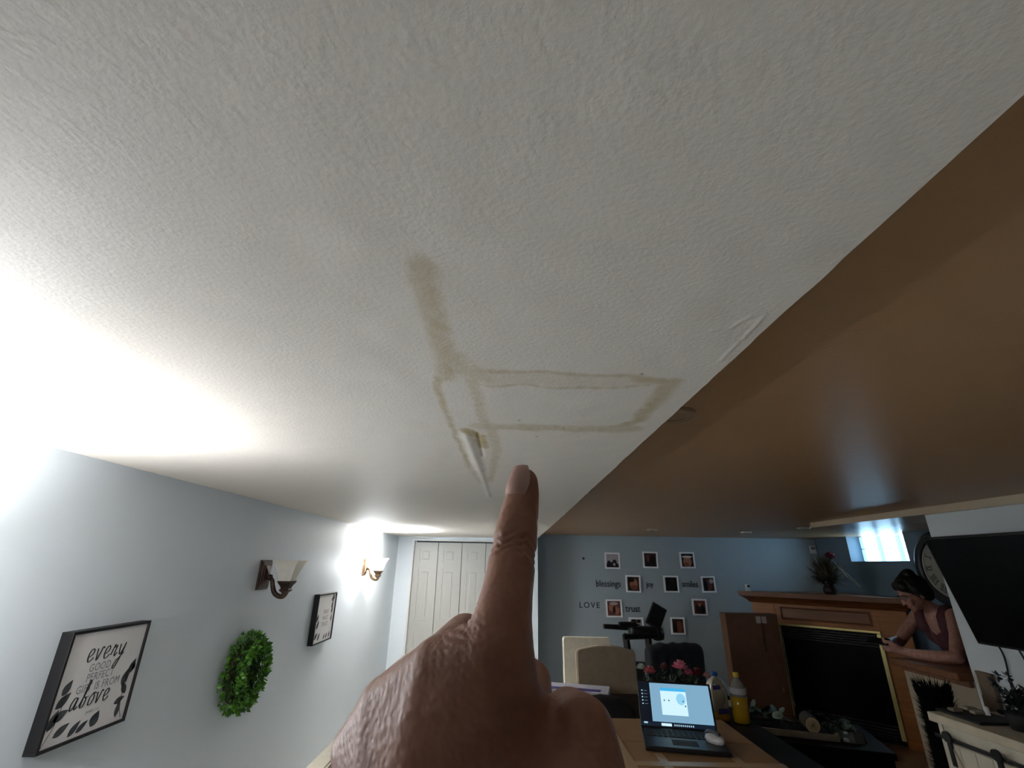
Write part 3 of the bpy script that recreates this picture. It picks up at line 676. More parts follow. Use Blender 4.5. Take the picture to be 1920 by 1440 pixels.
M_cons = mat('console_paint', '#cfc6b2', .55, noise_amt=.15, nscale=10)
M_constop = mat('console_edge', '#cdbfa6', .5, noise_amt=.12, nscale=14)
r = thing('media_console', 'cream barn door console under the television', 'cabinet', Matrix.Translation((2.46, 3.20, 0)) @ Matrix.Rotation(math.radians(2.5), 4, 'Z'))
bm = nbm(); box(bm, 0, .44, -1.6, 0, .895, .94, .004); obj('top', bm, M_constop, r)
bm = nbm(); box(bm, .03, .43, -1.57, -.03, .06, .895); obj('carcass', bm, M_cons, r)
for y in (-.09, -1.51):
    bm = nbm(); box(bm, .04, .1, y-.03, y+.03, 0, .06); obj('foot', bm, M_cons, r)
bm = nbm(); box(bm, .022, .034, -.055, -.03, .08, .89, .002); obj('corner_stile', bm, M_cons, r)
for d0 in (-.42, -.95):
    bm = nbm(); box(bm, .008, .026, d0, d0+.36, .11, .815, .002); dr = obj('barn_door', bm, M_cons, r)
    for k in range(4):
        bm = nbm(); box(bm, .004, .009, d0+.002+k*.09, d0+.086+k*.09, .112, .813, .002); obj('door_plank', bm, M_cons, dr)
    bm = nbm(); ring_mesh(bm, [[Vector((x, y, z)) for x, y, z in ((-.003, d0+.02, .14), (.005, d0+.02, .14), (.005, d0+.055, .12), (-.003, d0+.055, .12))], [Vector((x, y, z)) for x, y, z in ((-.003, d0+.305, .80), (.005, d0+.305, .80), (.005, d0+.34, .78), (-.003, d0+.34, .78))]]); obj('diagonal_brace', bm, M_constop, dr)
    for y in (d0+.045, d0+.315):
        bm = nbm(); box(bm, -.008, .004, y-.013, y+.013, .71, .845, .002); obj('hanger_strap', bm, M_black, dr)
        bm = nbm(); lathe(bm, [(.004, -.016), (.026, -.016), (.026, -.004), (.004, -.004)], (0, y, .845), 18, axis='x'); obj('hanger_wheel', bm, M_black, dr)
bm = nbm(); box(bm, -.004, .006, -1.5, -.02, .825, .843, .002); obj('rail', bm, M_black, r)

r = thing('remote_tray', 'dark tray of small pale things on the console corner', 'tray', (2.65, 3.10, .94))
bm = nbm(); box(bm, -.12, .12, -.16, .12, 0, .014, .004); obj('tray_base', bm, M_blackmat, r)
for k, (a, b) in enumerate(((-.06, .05), (.02, .0), (.05, .08))):
    bm = nbm(); box(bm, a-.03, a+.03, b-.02, b+.02, .014, .03, .005); obj('small_packet', bm, mat('pale_packet', '#8a7d6b', .5), r)
bm = nbm(); lathe(bm, [(.001, .014), (.012, .014), (.012, .05), (.006, .055), (.001, .056)], (.06, -.02, 0), 12); obj('small_candle', bm, M_trim, r)

def leafy(bm, c, n, spread, size, up_=.6):
    for k in range(n):
        a = random.uniform(0, 2*PI); e = random.uniform(0, 1.5); d = Vector((math.cos(a)*math.sin(e), math.sin(a)*math.sin(e), math.cos(e)*up_)).normalized(); x, y = frame_of((d+Vector((random.gauss(0, .4), random.gauss(0, .4), random.gauss(0, .4)))).normalized())
        p = Vector(c) + d*random.uniform(.2, 1)*spread; s = size*random.uniform(.7, 1.2); q = y.cross(x)
        V = [bm.verts.new(v) for v in (p, p+q*s*.5+x*s*.35, p+q*s, p+q*s*.5-x*s*.35)]; bm.faces.new(V)
r = thing('dark_flower_plant', 'dark leafy flower plant on the console below the television', 'plant', (2.71, 2.86, .94))
bm = nbm(); lathe(bm, [(.05, 0), (.07, .0), (.085, .07), (.08, .075)], n=20); obj('pot', bm, M_blackmat, r, smooth=True)
M_dk = mat('dark_leaf', '#1b2422', .6, dark='#0c0f12', nscale=20)
bm = nbm(); leafy(bm, (0, 0, .08), 150, .14, .05, .8); obj('foliage', bm, M_dk, r, kind='stuff')
bm = nbm()
for dx, dy, dz in ((-.04, .08, .2), (-.02, .0, .24), (.02, -.08, .18)): tube(bm, spline([(0, 0, .06), (dx*.4, dy*.4, dz*.7), (dx, dy, dz)], 4), .004, 6)
obj('stem', bm, M_dk, r)
for k, (dx, dy, dz) in enumerate(((-.04, .08, .2), (-.02, .0, .24), (.02, -.08, .18), (-.03, .05, .235), (.0, .1, .17))):
    bm = nbm()
    for j in range(7):
        a = 2*PI*j/7; c = Vector((dx, dy, dz)); d = Vector((-.4, math.cos(a), math.sin(a))).normalized(); x, y = frame_of(d)
        bm.faces.new([bm.verts.new(v) for v in (c, c+d*.018+x*.012, c+d*.034, c+d*.018-x*.012)])
    obj('bloom', bm, mat('navy_petal', '#20242e', .6), r)

r = thing('grass_topiary', 'black spiky column plant standing left of the console', 'plant', (2.665, 3.37, 0))
bm = nbm(); lathe(bm, [(.07, 0), (.085, .0), (.10, .18), (.09, .185)], n=20); obj('pot', bm, M_blackmat, r, smooth=True)
bm = nbm(); tube(bm, [(0, 0, .15), (0, 0, .5), (0, 0, 1.0), (0, 0, 1.03)], [.085, .088, .08, .05], 12); obj('core', bm, mat('black_needle', '#080807', .85, spec=.1), r)
bm = nbm()
for k in range(2600):
    a = random.uniform(0, 2*PI); z = random.uniform(.2, 1.03); top_ = z > .95
    d = Vector((math.cos(a), math.sin(a), random.uniform(.3, 1.4) if not top_ else 2.2)).normalized(); p = Vector((math.cos(a)*.075, math.sin(a)*.075, z)); x, y = frame_of(d); L_ = random.uniform(.04, .07)
    bm.faces.new([bm.verts.new(v) for v in (p-x*.006, p+x*.006, p+d*L_)])
obj('spiky_foliage', bm, mat('black_needle', '#080807', .85, spec=.1), r, kind='stuff')

# ------------------------------------------------------------------ dining table and what stands on it
r = thing('dining_table', 'dark wooden dining table holding the laptop and bottles', 'table', (.55, 3.28, 0))
bm = nbm(); box(bm, -.86, 1.10, -1.12, 1.07, .71, .75, .006); obj('table_top', bm, M_espresso, r)
bm = nbm(); box(bm, -.79, 1.03, -1.05, .97, .62, .71); obj('apron', bm, M_espresso, r)
for x in (-.74, .98):
    for y in (-1.0, .92):
        bm = nbm(); box(bm, x-.045, x+.045, y-.045, y+.045, 0, .62, .004); obj('leg', bm, M_espresso, r)

r = thing('shipping_box', 'taped cardboard box under the laptop', 'box', (.5, 2.24, .75))
bm = nbm(); box(bm, 0, .64, 0, .68, 0, .195, .003); obj('box_body', bm, M_card, r)
bm = nbm(); box(bm, -.003, .643, -.003, .335, .195, .20, .001); obj('top_flap', bm, M_card, r)
bm = nbm(); box(bm, -.003, .643, .341, .683, .195, .20, .001); obj('top_flap', bm, M_card, r)
for i, a in enumerate(((.14, .175, -.004, .20), (.455, .49, -.004, .24), (-.004, .645, .055, .10), (-.006, .03, .0, .66))):
    bm = nbm(); box(bm, *a, .1995+.0015*(i//2+i//3), .2012+.0015*(i//2+i//3)); obj('tape_strip', bm, M_tape, r)
r = thing('laptop', 'open black laptop with a lit blue screen on the box', 'laptop', Matrix.Translation((.835, 2.685, .9548)) @ Matrix.Rotation(math.radians(-11), 4, 'Z'))
bm = nbm(); box(bm, -.178, .178, -.275, 0, 0, .018, .005); bs = obj('base', bm, M_black, r)
for row in range(5):
    for c in range(13):
        if row == 4 and 3 < c < 9: continue
        bm = nbm(); box(bm, -.158+c*.0245, -.137+c*.0245, -.05-row*.021, -.032-row*.021, .0175, .0205, .001); obj('key', bm, M_blackmat, bs)
bm = nbm(); box(bm, -.158+4*.0245, -.137+8*.0245, -.134, -.116, .0175, .0205, .001); obj('key', bm, M_blackmat, bs)
bm = nbm(); box(bm, -.055, .055, -.235, -.165, .0175, .0188, .001); obj('touchpad', bm, M_charcoal, bs)
TL = math.radians(21)
sm = Matrix.Translation((0, -.006, .016)) @ Matrix.Rotation(-TL, 4, 'X')
lid = obj('screen_lid', (lambda b_: (box(b_, -.178, .178, 0, .008, 0, .196, .003), b_)[1])(nbm()), M_black, r); lid.matrix_local = sm
def flat(name, x0, x1, z0, z1, y, m):
    bm = nbm(); box(bm, x0, x1, y, y+.0007, z0, z1); return obj(name, bm, m, lid)
E_ = lambda n, c, s: mat(n, '#000000', .3, emit=c, estr=s*.115)
flat('display', -.172, .172, .008, .190, -.0010, E_('screen_navy', '#060d18', 1))
flat('display_window', -.118, .168, .026, .187, -.0018, E_('screen_slate', '#7aa3bd', 1))
flat('dialog_panel', -.068, .055, .055, .155, -.0026, E_('screen_white', '#c9eaf8', 1))
flat('dialog_header', -.068, .055, .155, .168, -.0026, E_('screen_blue', '#41aee0', 1))
flat('taskbar', -.172, .168, .008, .024, -.0017, E_('screen_bar', '#101c2c', 1))
flat('taskbar_search', -.078, -.030, .010, .021, -.0026, E_('screen_white', '#c9eaf8', 1))
for k in range(10): flat('taskbar_icon', -.018+k*.0095, -.013+k*.0095, .012, .019, -.0026, E_('screen_icon', '#9fc3d6', 1))
for k in range(5): flat('side_icon', -.160, -.154, .15-k*.014, .155-k*.014, -.0018, E_('screen_icon', '#9fc3d6', 1)); flat('side_text', -.148, -.132, .151-k*.014, .1535-k*.014, -.0018, E_('screen_dim', '#4a6377', 1))
flat('side_badge', -.160, -.142, .016, .023, -.0026, E_('screen_icon', '#9fc3d6', 1))
bm = nbm(); lathe(bm, [(.0005, 0), (.022, 0), (.022, .0006), (.0005, .0006)], n=28)
for v in bm.verts: v.co = Vector((.028+v.co.x, -.0030-v.co.z, .123+v.co.y*1.1))
obj('dialog_circle', bm, E_('screen_pale_blue', '#8ecbe8', 1), lid)
for x, z in ((-.052, .115), (-.03, .115), (.038, .115), (.046, .095)): flat('dialog_mark', x-.003, x+.003, z-.003, z+.003, -.0040, E_('screen_mark', '#3a5a6e', 1))
r = thing('computer_mouse', 'silver and grey mouse on the laptop corner', 'mouse', Matrix.Translation((.935, 2.50, .9732)) @ Matrix.Rotation(math.radians(25), 4, 'Z'))
o = blob('shell', [], mat('silver_plastic', '#b9b4b4', .3), r, .003, 3, extra=[((0, 0, .012), .030, (1, 1.75, .8))]); 
for v in o.data.vertices: v.co.z = max(v.co.z, 0)
bm = nbm(); tube(bm, spline([(0, -.03, .0365), (0, 0, .038), (0, .035, .033), (0, .048, .022)], 5), .008, 8); obj('center_strip', bm, mat('grey_plastic', '#4b4a4c', .4), r, smooth=True)

r = thing('laptop_bag', 'slumped black bag between laptop and cream chairs', 'bag', (.50, 3.24, .75))
o = blob('bag_body', [[((-.20, .05, .09), .08), ((-.08, .0, .12), .10), ((.06, .0, .135), .105), ((.17, .02, .125), .10)], [((-.2, -.1, .03), .028), ((.2, -.12, .04), .038)]], M_blackmat, r, .012, 6)
for v in o.data.vertices: v.co.z = max(v.co.z, 0)
bm = nbm(); tube(bm, spline([(-.18, -.02, .10), (-.16, -.08, .17), (-.05, -.10, .185), (.0, -.08, .17)], 6), .008, 8); obj('strap', bm, M_black, r, smooth=True)
bm = nbm(); box(bm, .02, .035, -.115, -.108, .10, .125, .002); obj('buckle', bm, mat('buckle_grey', '#8a8a8c', .3, metal=.8), r)
r = thing('paper_packet', 'white and purple packet lying before the cream chairs', 'packet', Matrix.Translation((.53, 4.19, .75)) @ Matrix.Rotation(math.radians(-14), 4, 'Z'))
bm = nbm(); box(bm, -.22, .26, -.14, .10, 0, .075, .004); obj('carton_body', bm, mat('packet_white', '#b9b6c2', .5), r)
bm = nbm(); box(bm, -.221, .16, -.142, -.1395, .015, .05); obj('purple_band', bm, mat('packet_purple', '#4b4488', .5), r)
bm = nbm(); box(bm, -.20, .20, -.11, -.04, .0745, .0765); obj('purple_band', bm, mat('packet_purple', '#4b4488', .5), r)
bm = nbm(); box(bm, .12, .22, -.142, -.1395, .02, .05); obj('pink_mark', bm, mat('packet_pink', '#8d5f78', .5), r)

# oil jug and bottle
M_jug = mat('cloudy_plastic', '#c9c3b0', .35, trans=.2); M_oil = mat('yellow_oil', '#a8820e', .15, coat=.5); M_clear = mat('clear_plastic', '#b8b6ae', .12, trans=.5)
r = thing('oil_jug', 'cloudy jug with a blue cap and purple label', 'jug', Matrix.Translation((1.435, 3.70, .75)) @ Matrix.Rotation(.2, 4, 'Z'))
bm = nbm()
def rr(w_, d, z, n=5, k=.35):
    out = []
    for i in range(24):
        a = 2*PI*i/24; c, s = math.cos(a), math.sin(a); e = (abs(c)**4+abs(s)**4)**-.25; out.append(Vector((c*e*w_, s*e*d, z)))
    return out
ring_mesh(bm, [rr(.058, .045, 0), rr(.062, .048, .012), rr(.062, .048, .06)]); obj('oil_fill', bm, M_oil, r, smooth=True)
bm = nbm(); ring_mesh(bm, [rr(.062, .048, .06), rr(.062, .048, .17), rr(.056, .045, .205), rr(.04, .035, .232), rr(.022, .021, .245), rr(.020, .020, .258)]); obj('jug_body', bm, M_jug, r, smooth=True)
bm = nbm(); lathe(bm, [(.021, .255), (.022, .256), (.022, .278), (.019, .281)], n=18); obj('cap', bm, mat('cap_blue', '#2f6fc0', .4), r)
bm = nbm(); box(bm, -.056, .0, -.050, -.046, .185, .212, .002); obj('brand_label', bm, mat('label_purple', '#3b3a8a', .5), r)
bm = nbm(); box(bm, -.03, .045, -.0505, -.046, .045, .075, .002); obj('lower_label', bm, mat('label_purple', '#3b3a8a', .5), r)
bm = nbm(); box(bm, -.035, .02, -.0505, -.046, .015, .045, .002); obj('yellow_label', bm, mat('label_yellow', '#c9a317', .5), r)
bm = nbm(); tube(bm, spline([(.02, -.046, .19), (.028, -.055, .15), (.026, -.056, .11), (.012, -.046, .085)], 5), .007, 8); obj('handle', bm, M_jug, r, smooth=True)
r = thing('oil_bottle', 'yellow oil bottle with a yellow cap beside the jug', 'bottle', (1.565, 3.66, .75))
bm = nbm(); lathe(bm, [(.045, 0), (.052, .005), (.053, .06), (.049, .075), (.053, .09), (.053, .15)], n=24); obj('oil_fill', bm, M_oil, r, smooth=True)
bm = nbm(); lathe(bm, [(.053, .15), (.052, .185), (.038, .225), (.018, .25), (.015, .262)], n=24); obj('bottle_body', bm, M_clear, r, smooth=True)
bm = nbm(); lathe(bm, [(.017, .26), (.018, .261), (.018, .284), (.015, .286)], n=18); obj('cap', bm, mat('cap_yellow', '#c8a91c', .4), r)
bm = nbm(); lathe(bm, [(.0535, .165), (.0545, .165), (.0535, .20), (.0505, .20)], n=24, cap=False); obj('paper_band', bm, mat('band_white', '#b5b0b4', .5), r)

# pink flowers behind the laptop
r = thing('flower_arrangement', 'low arrangement of pink and red roses behind the laptop', 'flowers', (1.07, 3.50, .865))
bm = nbm(); box(bm, -.2, .2, -.06, .06, -.115, .10, .006); obj('planter', bm, mat('dark_planter', '#1c1512', .5), r)
bm = nbm(); leafy(bm, (0, 0, .09), 90, .16, .05); leafy(bm, (-.12, 0, .1), 60, .12, .045); leafy(bm, (.13, 0, .1), 60, .12, .045); obj('foliage', bm, mat('rose_leaf', '#3b4a33', .6, dark='#1c2a1a', nscale=20), r, kind='stuff')
for x, y, z, rad, c in ((-.14, -.02, .205, .040, '#e07882'), (.06, -.02, .235, .050, '#ea90a8'), (.17, -.01, .195, .042, '#7a2335'), (-.19, .0, .22, .032, '#b9c2b4'), (-.03, .02, .22, .034, '#6d3a3a'), (.105, -.03, .20, .034, '#c96a88'), (.225, -.03, .185, .03, '#bf8d84')):
    bm = nbm(); rad *= 1.15
    for k in range(26):
        t = k/26; a = k*2.4; e = .1+1.25*t; d = Vector((math.cos(a)*math.sin(e), math.sin(a)*math.sin(e), math.cos(e))); xx, yy = frame_of(d); c0 = Vector((x, y, z-rad*.4)); s = rad*(.5+.5*t); n_ = d*rad*(1-.1*t)
        V = [bm.verts.new(v) for v in (c0+n_*.2, c0+n_*.75+xx*s*.5, c0+n_*1.05+xx*s*.25, c0+n_*1.05-xx*s*.25, c0+n_*.75-xx*s*.5)]; bm.faces.new(V)
    obj('rose', bm, mat('petal_'+c[1:], c, .7), r)

# chairs -----------------------------------------------------------
def parsons(loc, rz, label, m, arch=0, w_=.245, hgt=1.0):
    r = thing('dining_chair', label, 'chair', Matrix.Translation(loc) @ Matrix.Rotation(rz, 4, 'Z'), 'upholstered chairs around the dining table')
    bm = nbm(); n = 12; front, back = [], []
    prof = [(-w_, .40), (-w_, hgt-.02)] + [(-w_+.012+(2*w_-.024)*k/n, hgt+arch*(1-(2*k/n-1)**2)) for k in range(n+1)] + [(w_, hgt-.02), (w_, .40)]
    ring_mesh(bm, [[Vector((x*.97, .0, z)) for x, z in prof], [Vector((x, .012, z)) for x, z in prof], [Vector((x, .068, z)) for x, z in prof], [Vector((x*.97, .08, z-.004)) for x, z in prof]])
    for v in bm.verts: v.co.y += .09*(v.co.z-.4)   # raked back
    obj('backrest', bm, m, r, autosm=45)
    bm = nbm(); box(bm, -w_, w_, -.44, .06, .38, .49, .025, 3); obj('seat', bm, m, r, autosm=45)
    for x in (-w_+.03, w_-.03):
        for y in (-.41, .02):
            bm = nbm(); box(bm, x-.02, x+.02, y-.02, y+.02, 0, .385, .003); obj('leg', bm, M_espresso, r)
    # welt along the back edge
    bm = nbm(); tube(bm, [Vector((x, .012+.09*(z-.4), z)) for x, z in prof], .004, 6); obj('piping', bm, m, r, smooth=True)
    return r
parsons((.765, 5.02, 0), 0, 'cream dining chair with a straight top, farthest from camera', M_cream, 0, .228, 1.05)
parsons((.84, 4.43, 0), .05, 'taupe dining chair with an arched top behind the packet', M_taupe, .03, .25, 1.03)
parsons((-.585, 2.30, 0), PI/2, 'cream dining chair mostly hidden behind the pointing hand', M_cream, 0, .27, 1.01)

r = thing('office_chair', 'black padded office chair before the treadmill', 'chair', Matrix.Translation((1.52, 4.82, 0)) @ Matrix.Rotation(.1, 4, 'Z'))
o = blob('backrest', [[((-.21, 0, .98), .065), ((.22, 0, .99), .065)], [((-.22, .0, .72), .06), ((.22, 0, .72), .06)], [((-.21, 0, .98), .065), ((-.22, 0, .72), .06)], [((.22, 0, .99), .065), ((.22, 0, .72), .06)], [((0, 0, 1.0), .065), ((0, 0, .7), .07)], [((-.12, 0, 1.0), .065), ((-.12, 0, .7), .065)], [((.12, 0, 1.0), .065), ((.12, 0, .7), .065)]], M_charcoal, r, .014, 14)
bm = nbm(); box(bm, -.24, .24, -.46, .0, .44, .53, .035, 3); obj('seat', bm, M_charcoal, r, autosm=45)
bm = nbm(); tube(bm, [(0, .03, .68), (0, .07, .5), (0, -.1, .43)], .022, 8); obj('back_bar', bm, M_black, r)
bm = nbm(); tube(bm, [(0, -.22, .1), (0, -.22, .45)], .025, 12); obj('gas_column', bm, M_black, r)
for k in range(5):
    a = 2*PI*k/5+.3; bm = nbm(); tube(bm, [(0, -.22, .11), (.26*math.cos(a), -.22+.26*math.sin(a), .065)], [.025, .015], 8); g = obj('base_arm', bm, M_black, r)
    bm = nbm(); lathe(bm, [(.004, -.02), (.03, -.02), (.03, .02), (.004, .02)], (.26*math.cos(a), -.22+.26*math.sin(a), .03), 14, axis='x'); obj('caster', bm, M_blackmat, g)
for s in (-1, 1):
    bm = nbm(); tube(bm, spline([(s*.25, -.2, .46), (s*.29, -.2, .6), (s*.28, -.24, .68)], 4), .016, 8); obj('arm_post', bm, M_black, r)
    bm = nbm(); box(bm, s*.28-.03, s*.28+.03, -.34, -.08, .68, .71, .01); obj('armrest', bm, M_blackmat, r)

# treadmill ----------------------------------------------------------
r = thing('treadmill', 'folded black treadmill with a tilted console by the photo wall', 'treadmill', (1.45, 5.75, 0))
for s, x0 in ((0, -.12), (1, .10)):
    bm = nbm(); tube(bm, [(x0+.14, .1, .02), (x0, -.02, .55), (x0-.06+.02*s, -.14, 1.02)], [.045, .04, .036], 4); obj('upright', bm, M_black, r)
bm = nbm(); tube(bm, [(-.16, -.14, 1.085), (-.42, -.19, 1.098)], [.028, .024], 10); obj('handlebar', bm, M_black, r)
bm = nbm(); tube(bm, [(-.06, -.14, 1.11), (-.25, -.17, 1.115)], [.035, .028], 10); obj('handlebar', bm, M_black, r)
bm = nbm(); tube(bm, [(.12, -.2, 1.02), (-.24, -.3, 1.01)], [.03, .024], 10); obj('handlebar', bm, M_black, r)
bm = nbm(); box(bm, -.14, .16, -.22, -.06, 1.0, 1.10, .03, 3); obj('console_base', bm, M_black, r, autosm=45)
bm = nbm(); box(bm, -.085, .085, -.012, .012, -.11, .13, .008); o = obj('console_screen', bm, M_charcoal, r)
o.matrix_local = Matrix.Translation((.17, -.12, 1.19)) @ Matrix.Rotation(.52, 4, 'Y') @ Matrix.Rotation(-.2, 4, 'X')
bm = nbm(); box(bm, -.07, .07, -.015, -.011, -.09, .115); o2 = obj('display_glass', bm, mat('treadmill_glass', '#0f1216', .25), o)
bm = nbm(); lathe(bm, [(.01, -.05), (.06, -.05), (.07, 0), (.06, .05), (.01, .05)], (.17, -.14, 1.03), 20, axis='x'); obj('fan_housing', bm, M_black, r, smooth=True)
bm = nbm(); box(bm, -.32, .32, -.02, .35, .0, .16, .02); obj('motor_cover', bm, M_black, r)
bm = nbm(); box(bm, -.33, .33, .16, .28, .16, .70, .02); obj('folded_deck', bm, M_blackmat, r)

# coffee table and its centrepiece -------------------------------------
r = thing('coffee_table', 'low dark coffee table before the fireplace', 'table', Matrix.Translation((2.40, 4.42, 0)) @ Matrix.Rotation(-.28, 4, 'Z'))
bm = nbm(); box(bm, -.47, .47, -.34, .34, .455, .50, .006); obj('table_top', bm, M_espresso, r)
bm = nbm(); box(bm, -.46, .46, -.30, .30, .08, .455); obj('cabinet_base', bm, M_espresso, r)
for x in (-.42, .42):
    for y in (-.26, .26):
        bm = nbm(); box(bm, x-.03, x+.03, y-.03, y+.03, 0, .08); obj('foot', bm, M_espresso, r)
TT = Matrix.Translation((2.28, 4.40, .50)) @ Matrix.Rotation(-.30, 4, 'Z')
r = thing('wooden_tray', 'weathered tray with pale ends on the coffee table', 'tray', TT)
M_tray = mat('tray_wood', '#8a7d70', .7, noise_amt=.25, nscale=18)
bm = nbm(); box(bm, -.36, .26, -.14, .14, .012, .03, .003); obj('tray_base', bm, M_espresso, r)
for a in ((-.38, -.36, -.15, .15), (.26, .28, -.15, .15)):
    bm = nbm(); box(bm, *a, 0, .055, .003); obj('tray_end', bm, M_tray, r)
for a in ((-.36, .26, -.15, -.135), (-.36, .26, .135, .15)):
    bm = nbm(); box(bm, *a, .0, .045, .003); obj('tray_rail', bm, M_tray, r)
r = thing('log_slice_candle', 'round pale wood slice decoration standing on the tray', 'decoration', TT @ Matrix.Translation((.12, -.02, .03)))
bm = nbm(); lathe(bm, [(.001, -.10), (.05, -.10), (.055, -.098), (.055, .07), (.001, .07)], (0, 0, .055), 24)
for v in bm.verts: x, y, z = v.co; v.co = Vector((x, z-.055, y+.055))
obj('log', bm, mat('log_bark', '#3a342c', .9), r)
bm = nbm(); lathe(bm, [(.001, 0), (.050, 0), (.050, .003), (.001, .003)], n=24); 
for v in bm.verts: v.co = Vector((v.co.x, -.1-v.co.z, .055+v.co.y))
cut = obj('cut_face', bm, mat('cut_wood', '#c8b48c', .7, noise_amt=.25, nscale=60), r)
for k in range(7):
    a = PI*k/7; bm = nbm(); box(bm, -.0012, .0012, -.1045, -.1028, -.04, .04); bmesh.ops.transform(bm, matrix=Matrix.Translation((0, 0, .055)) @ Matrix.Rotation(a, 4, 'Y'), verts=bm.verts); obj('radial_crack', bm, mat('crack_brown', '#6a5236', .8), cut)
M_euc = mat('eucalyptus_leaf', '#5f7466', .6, dark='#35473c', nscale=15)
r = thing('eucalyptus_garland', 'grey green eucalyptus sprigs lying across the tray', 'plant', TT @ Matrix.Translation((-.03, 0, .03)))
bm = nbm()
for pts in ([(-.42, .08, .02), (-.2, .05, .05), (.0, .06, .06), (.2, .08, .05)], [(-.3, -.05, .02), (-.1, -.06, .06), (.02, -.08, .04)], [(.15, .05, .05), (.3, .02, .06), (.45, -.02, .0)]):
    tube(bm, spline(pts, 5), .003, 5)
obj('stem', bm, M_dk, r)
for k in range(64):
    x = random.uniform(-.40, .48); y = random.uniform(-.10, .14); z = random.uniform(.03, .11) if x < .3 else random.uniform(.005, .06)
    if .03 < x < .24 and y < .03: continue
    a = random.uniform(0, 2*PI); tl = random.uniform(.2, 1.2); rad = random.uniform(.022, .042)
    bm = nbm(); c = bm.verts.new((0, 0, .004)); V = [bm.verts.new((rad*math.cos(2*PI*i/9)*1.25, rad*math.sin(2*PI*i/9), .0)) for i in range(9)]
    for i in range(9): bm.faces.new((c, V[i], V[(i+1) % 9]))
    bmesh.ops.transform(bm, matrix=Matrix.Translation((x, y, z)) @ Matrix.Rotation(a, 4, 'Z') @ Matrix.Rotation(tl, 4, 'X'), verts=bm.verts); obj('leaf', bm, M_euc, r)
r = thing('glass_bowl', 'clear crumpled wrap glinting at the end of the coffee table', 'decoration', TT @ Matrix.Translation((.38, -.06, 0)))
bm = nbm(); rings = []
for j in range(6):
    t = j/5; rings.append([Vector(((.10-.02*t+.015*noise.noise(Vector((k, j, 1)))*2)*math.cos(2*PI*k/16), (.08-.015*t)*math.sin(2*PI*k/16), .065*t+.012*noise.noise(Vector((k*.7, j, 4))) if j else 0)) for k in range(16)])
ring_mesh(bm, rings); obj('film', bm, mat('clear_film', '#6f7670', .08, trans=.4), r)

# ------------------------------------------------------------------ the woman leaning on the bar
W = thing('person', 'woman in a maroon sleeveless top leaning on the bar with a phone', 'person', (0, 0, 0))
V3 = lambda *a: Vector(a)
hd = V3(3.255, 4.055, 1.535); fwd = V3(-.86, .22, -.46).normalized(); sid = fwd.cross(V3(0, 0, 1)).normalized(); upv = sid.cross(fwd).normalized()   # where the face looks
HR = Matrix(((fwd.x, sid.x, upv.x, 0), (fwd.y, sid.y, upv.y, 0), (fwd.z, sid.z, upv.z, 0), (0, 0, 0, 1)))
hp = lambda a, b, c: hd + fwd*a + sid*b + upv*c
body = [
 [(V3(3.62, 4.04, .98), .15), (V3(3.56, 4.04, 1.12), .135), (V3(3.47, 4.04, 1.26), .13), (V3(3.41, 4.04, 1.36), .10)],
 [(V3(3.47, 3.95, 1.26), .10), (V3(3.42, 3.93, 1.34), .085)], [(V3(3.47, 4.14, 1.26), .10), (V3(3.42, 4.16, 1.34), .085)],
 [(V3(3.40, 3.90, 1.38), .062), (V3(3.41, 4.22, 1.38), .062)],
 [(V3(3.41, 4.05, 1.38), .062), (V3(3.34, 4.055, 1.455), .05), (V3(3.29, 4.055, 1.50), .055)],
 # near arm on the bar
 [(V3(3.39, 3.885, 1.38), .058), (V3(3.27, 3.77, 1.27), .050), (V3(3.13, 3.665, 1.145), .043), (V3(3.06, 3.75, 1.136), .042), (V3(3.0, 3.90, 1.132), .030), (V3(2.985, 3.935, 1.135), .027)],
 [(V3(2.985, 3.935, 1.135), .026), (V3(2.955, 4.00, 1.145), .029), (V3(2.945, 4.03, 1.15), .022)],
 # far arm, forearm raised to the phone
 [(V3(3.41, 4.225, 1.38), .056), (V3(3.32, 4.27, 1.27), .047), (V3(3.21, 4.27, 1.165), .041), (V3(3.10, 4.20, 1.165), .037), (V3(3.02, 4.12, 1.165), .028)],
 [(V3(3.02, 4.12, 1.165), .027), (V3(2.975, 4.09, 1.168), .027)],
 # hips and legs behind the half wall
 [(V3(3.63, 3.94, .95), .125), (V3(3.60, 3.93, .70), .085), (V3(3.58, 3.93, .48), .062), (V3(3.60, 3.93, .28), .058), (V3(3.62, 3.93, .09), .042), (V3(3.53, 3.93, .035), .035), (V3(3.44, 3.93, .028), .027)],
 [(V3(3.63, 4.14, .95), .125), (V3(3.60, 4.15, .70), .085), (V3(3.58, 4.15, .48), .062), (V3(3.60, 4.15, .28), .058), (V3(3.62, 4.15, .09), .042), (V3(3.53, 4.15, .035), .035), (V3(3.44, 4.15, .028), .027)],
]
def fingers(base, d, side, nrm, sc=1):
    out = []
    for i, (off, L_) in enumerate(((-.027, .066), (-.009, .074), (.009, .070), (.026, .054))):
        a = base + side*off; b = a + d*L_*.45*sc + nrm*.006; c = b + d*L_*.32*sc - nrm*.014; e = c + d*L_*.15*sc - nrm*.020
        out.append([(a, .0105), (b, .0095), (c, .0088), (e, .0078)])
    return out
body += fingers(V3(2.945, 4.03, 1.152), V3(-.35, .9, .15).normalized(), V3(.25, .1, .96).normalized(), V3(-.9, -.35, .2).normalized())
body += [[(V3(2.975, 3.96, 1.158), .013), (V3(2.95, 4.0, 1.186), .011), (V3(2.935, 4.03, 1.195), .0095)]]
body += fingers(V3(2.972, 4.088, 1.168), V3(-.85, -.3, .3).normalized(), V3(.1, .45, .89).normalized(), V3(-.2, .9, -.3).normalized(), .9)
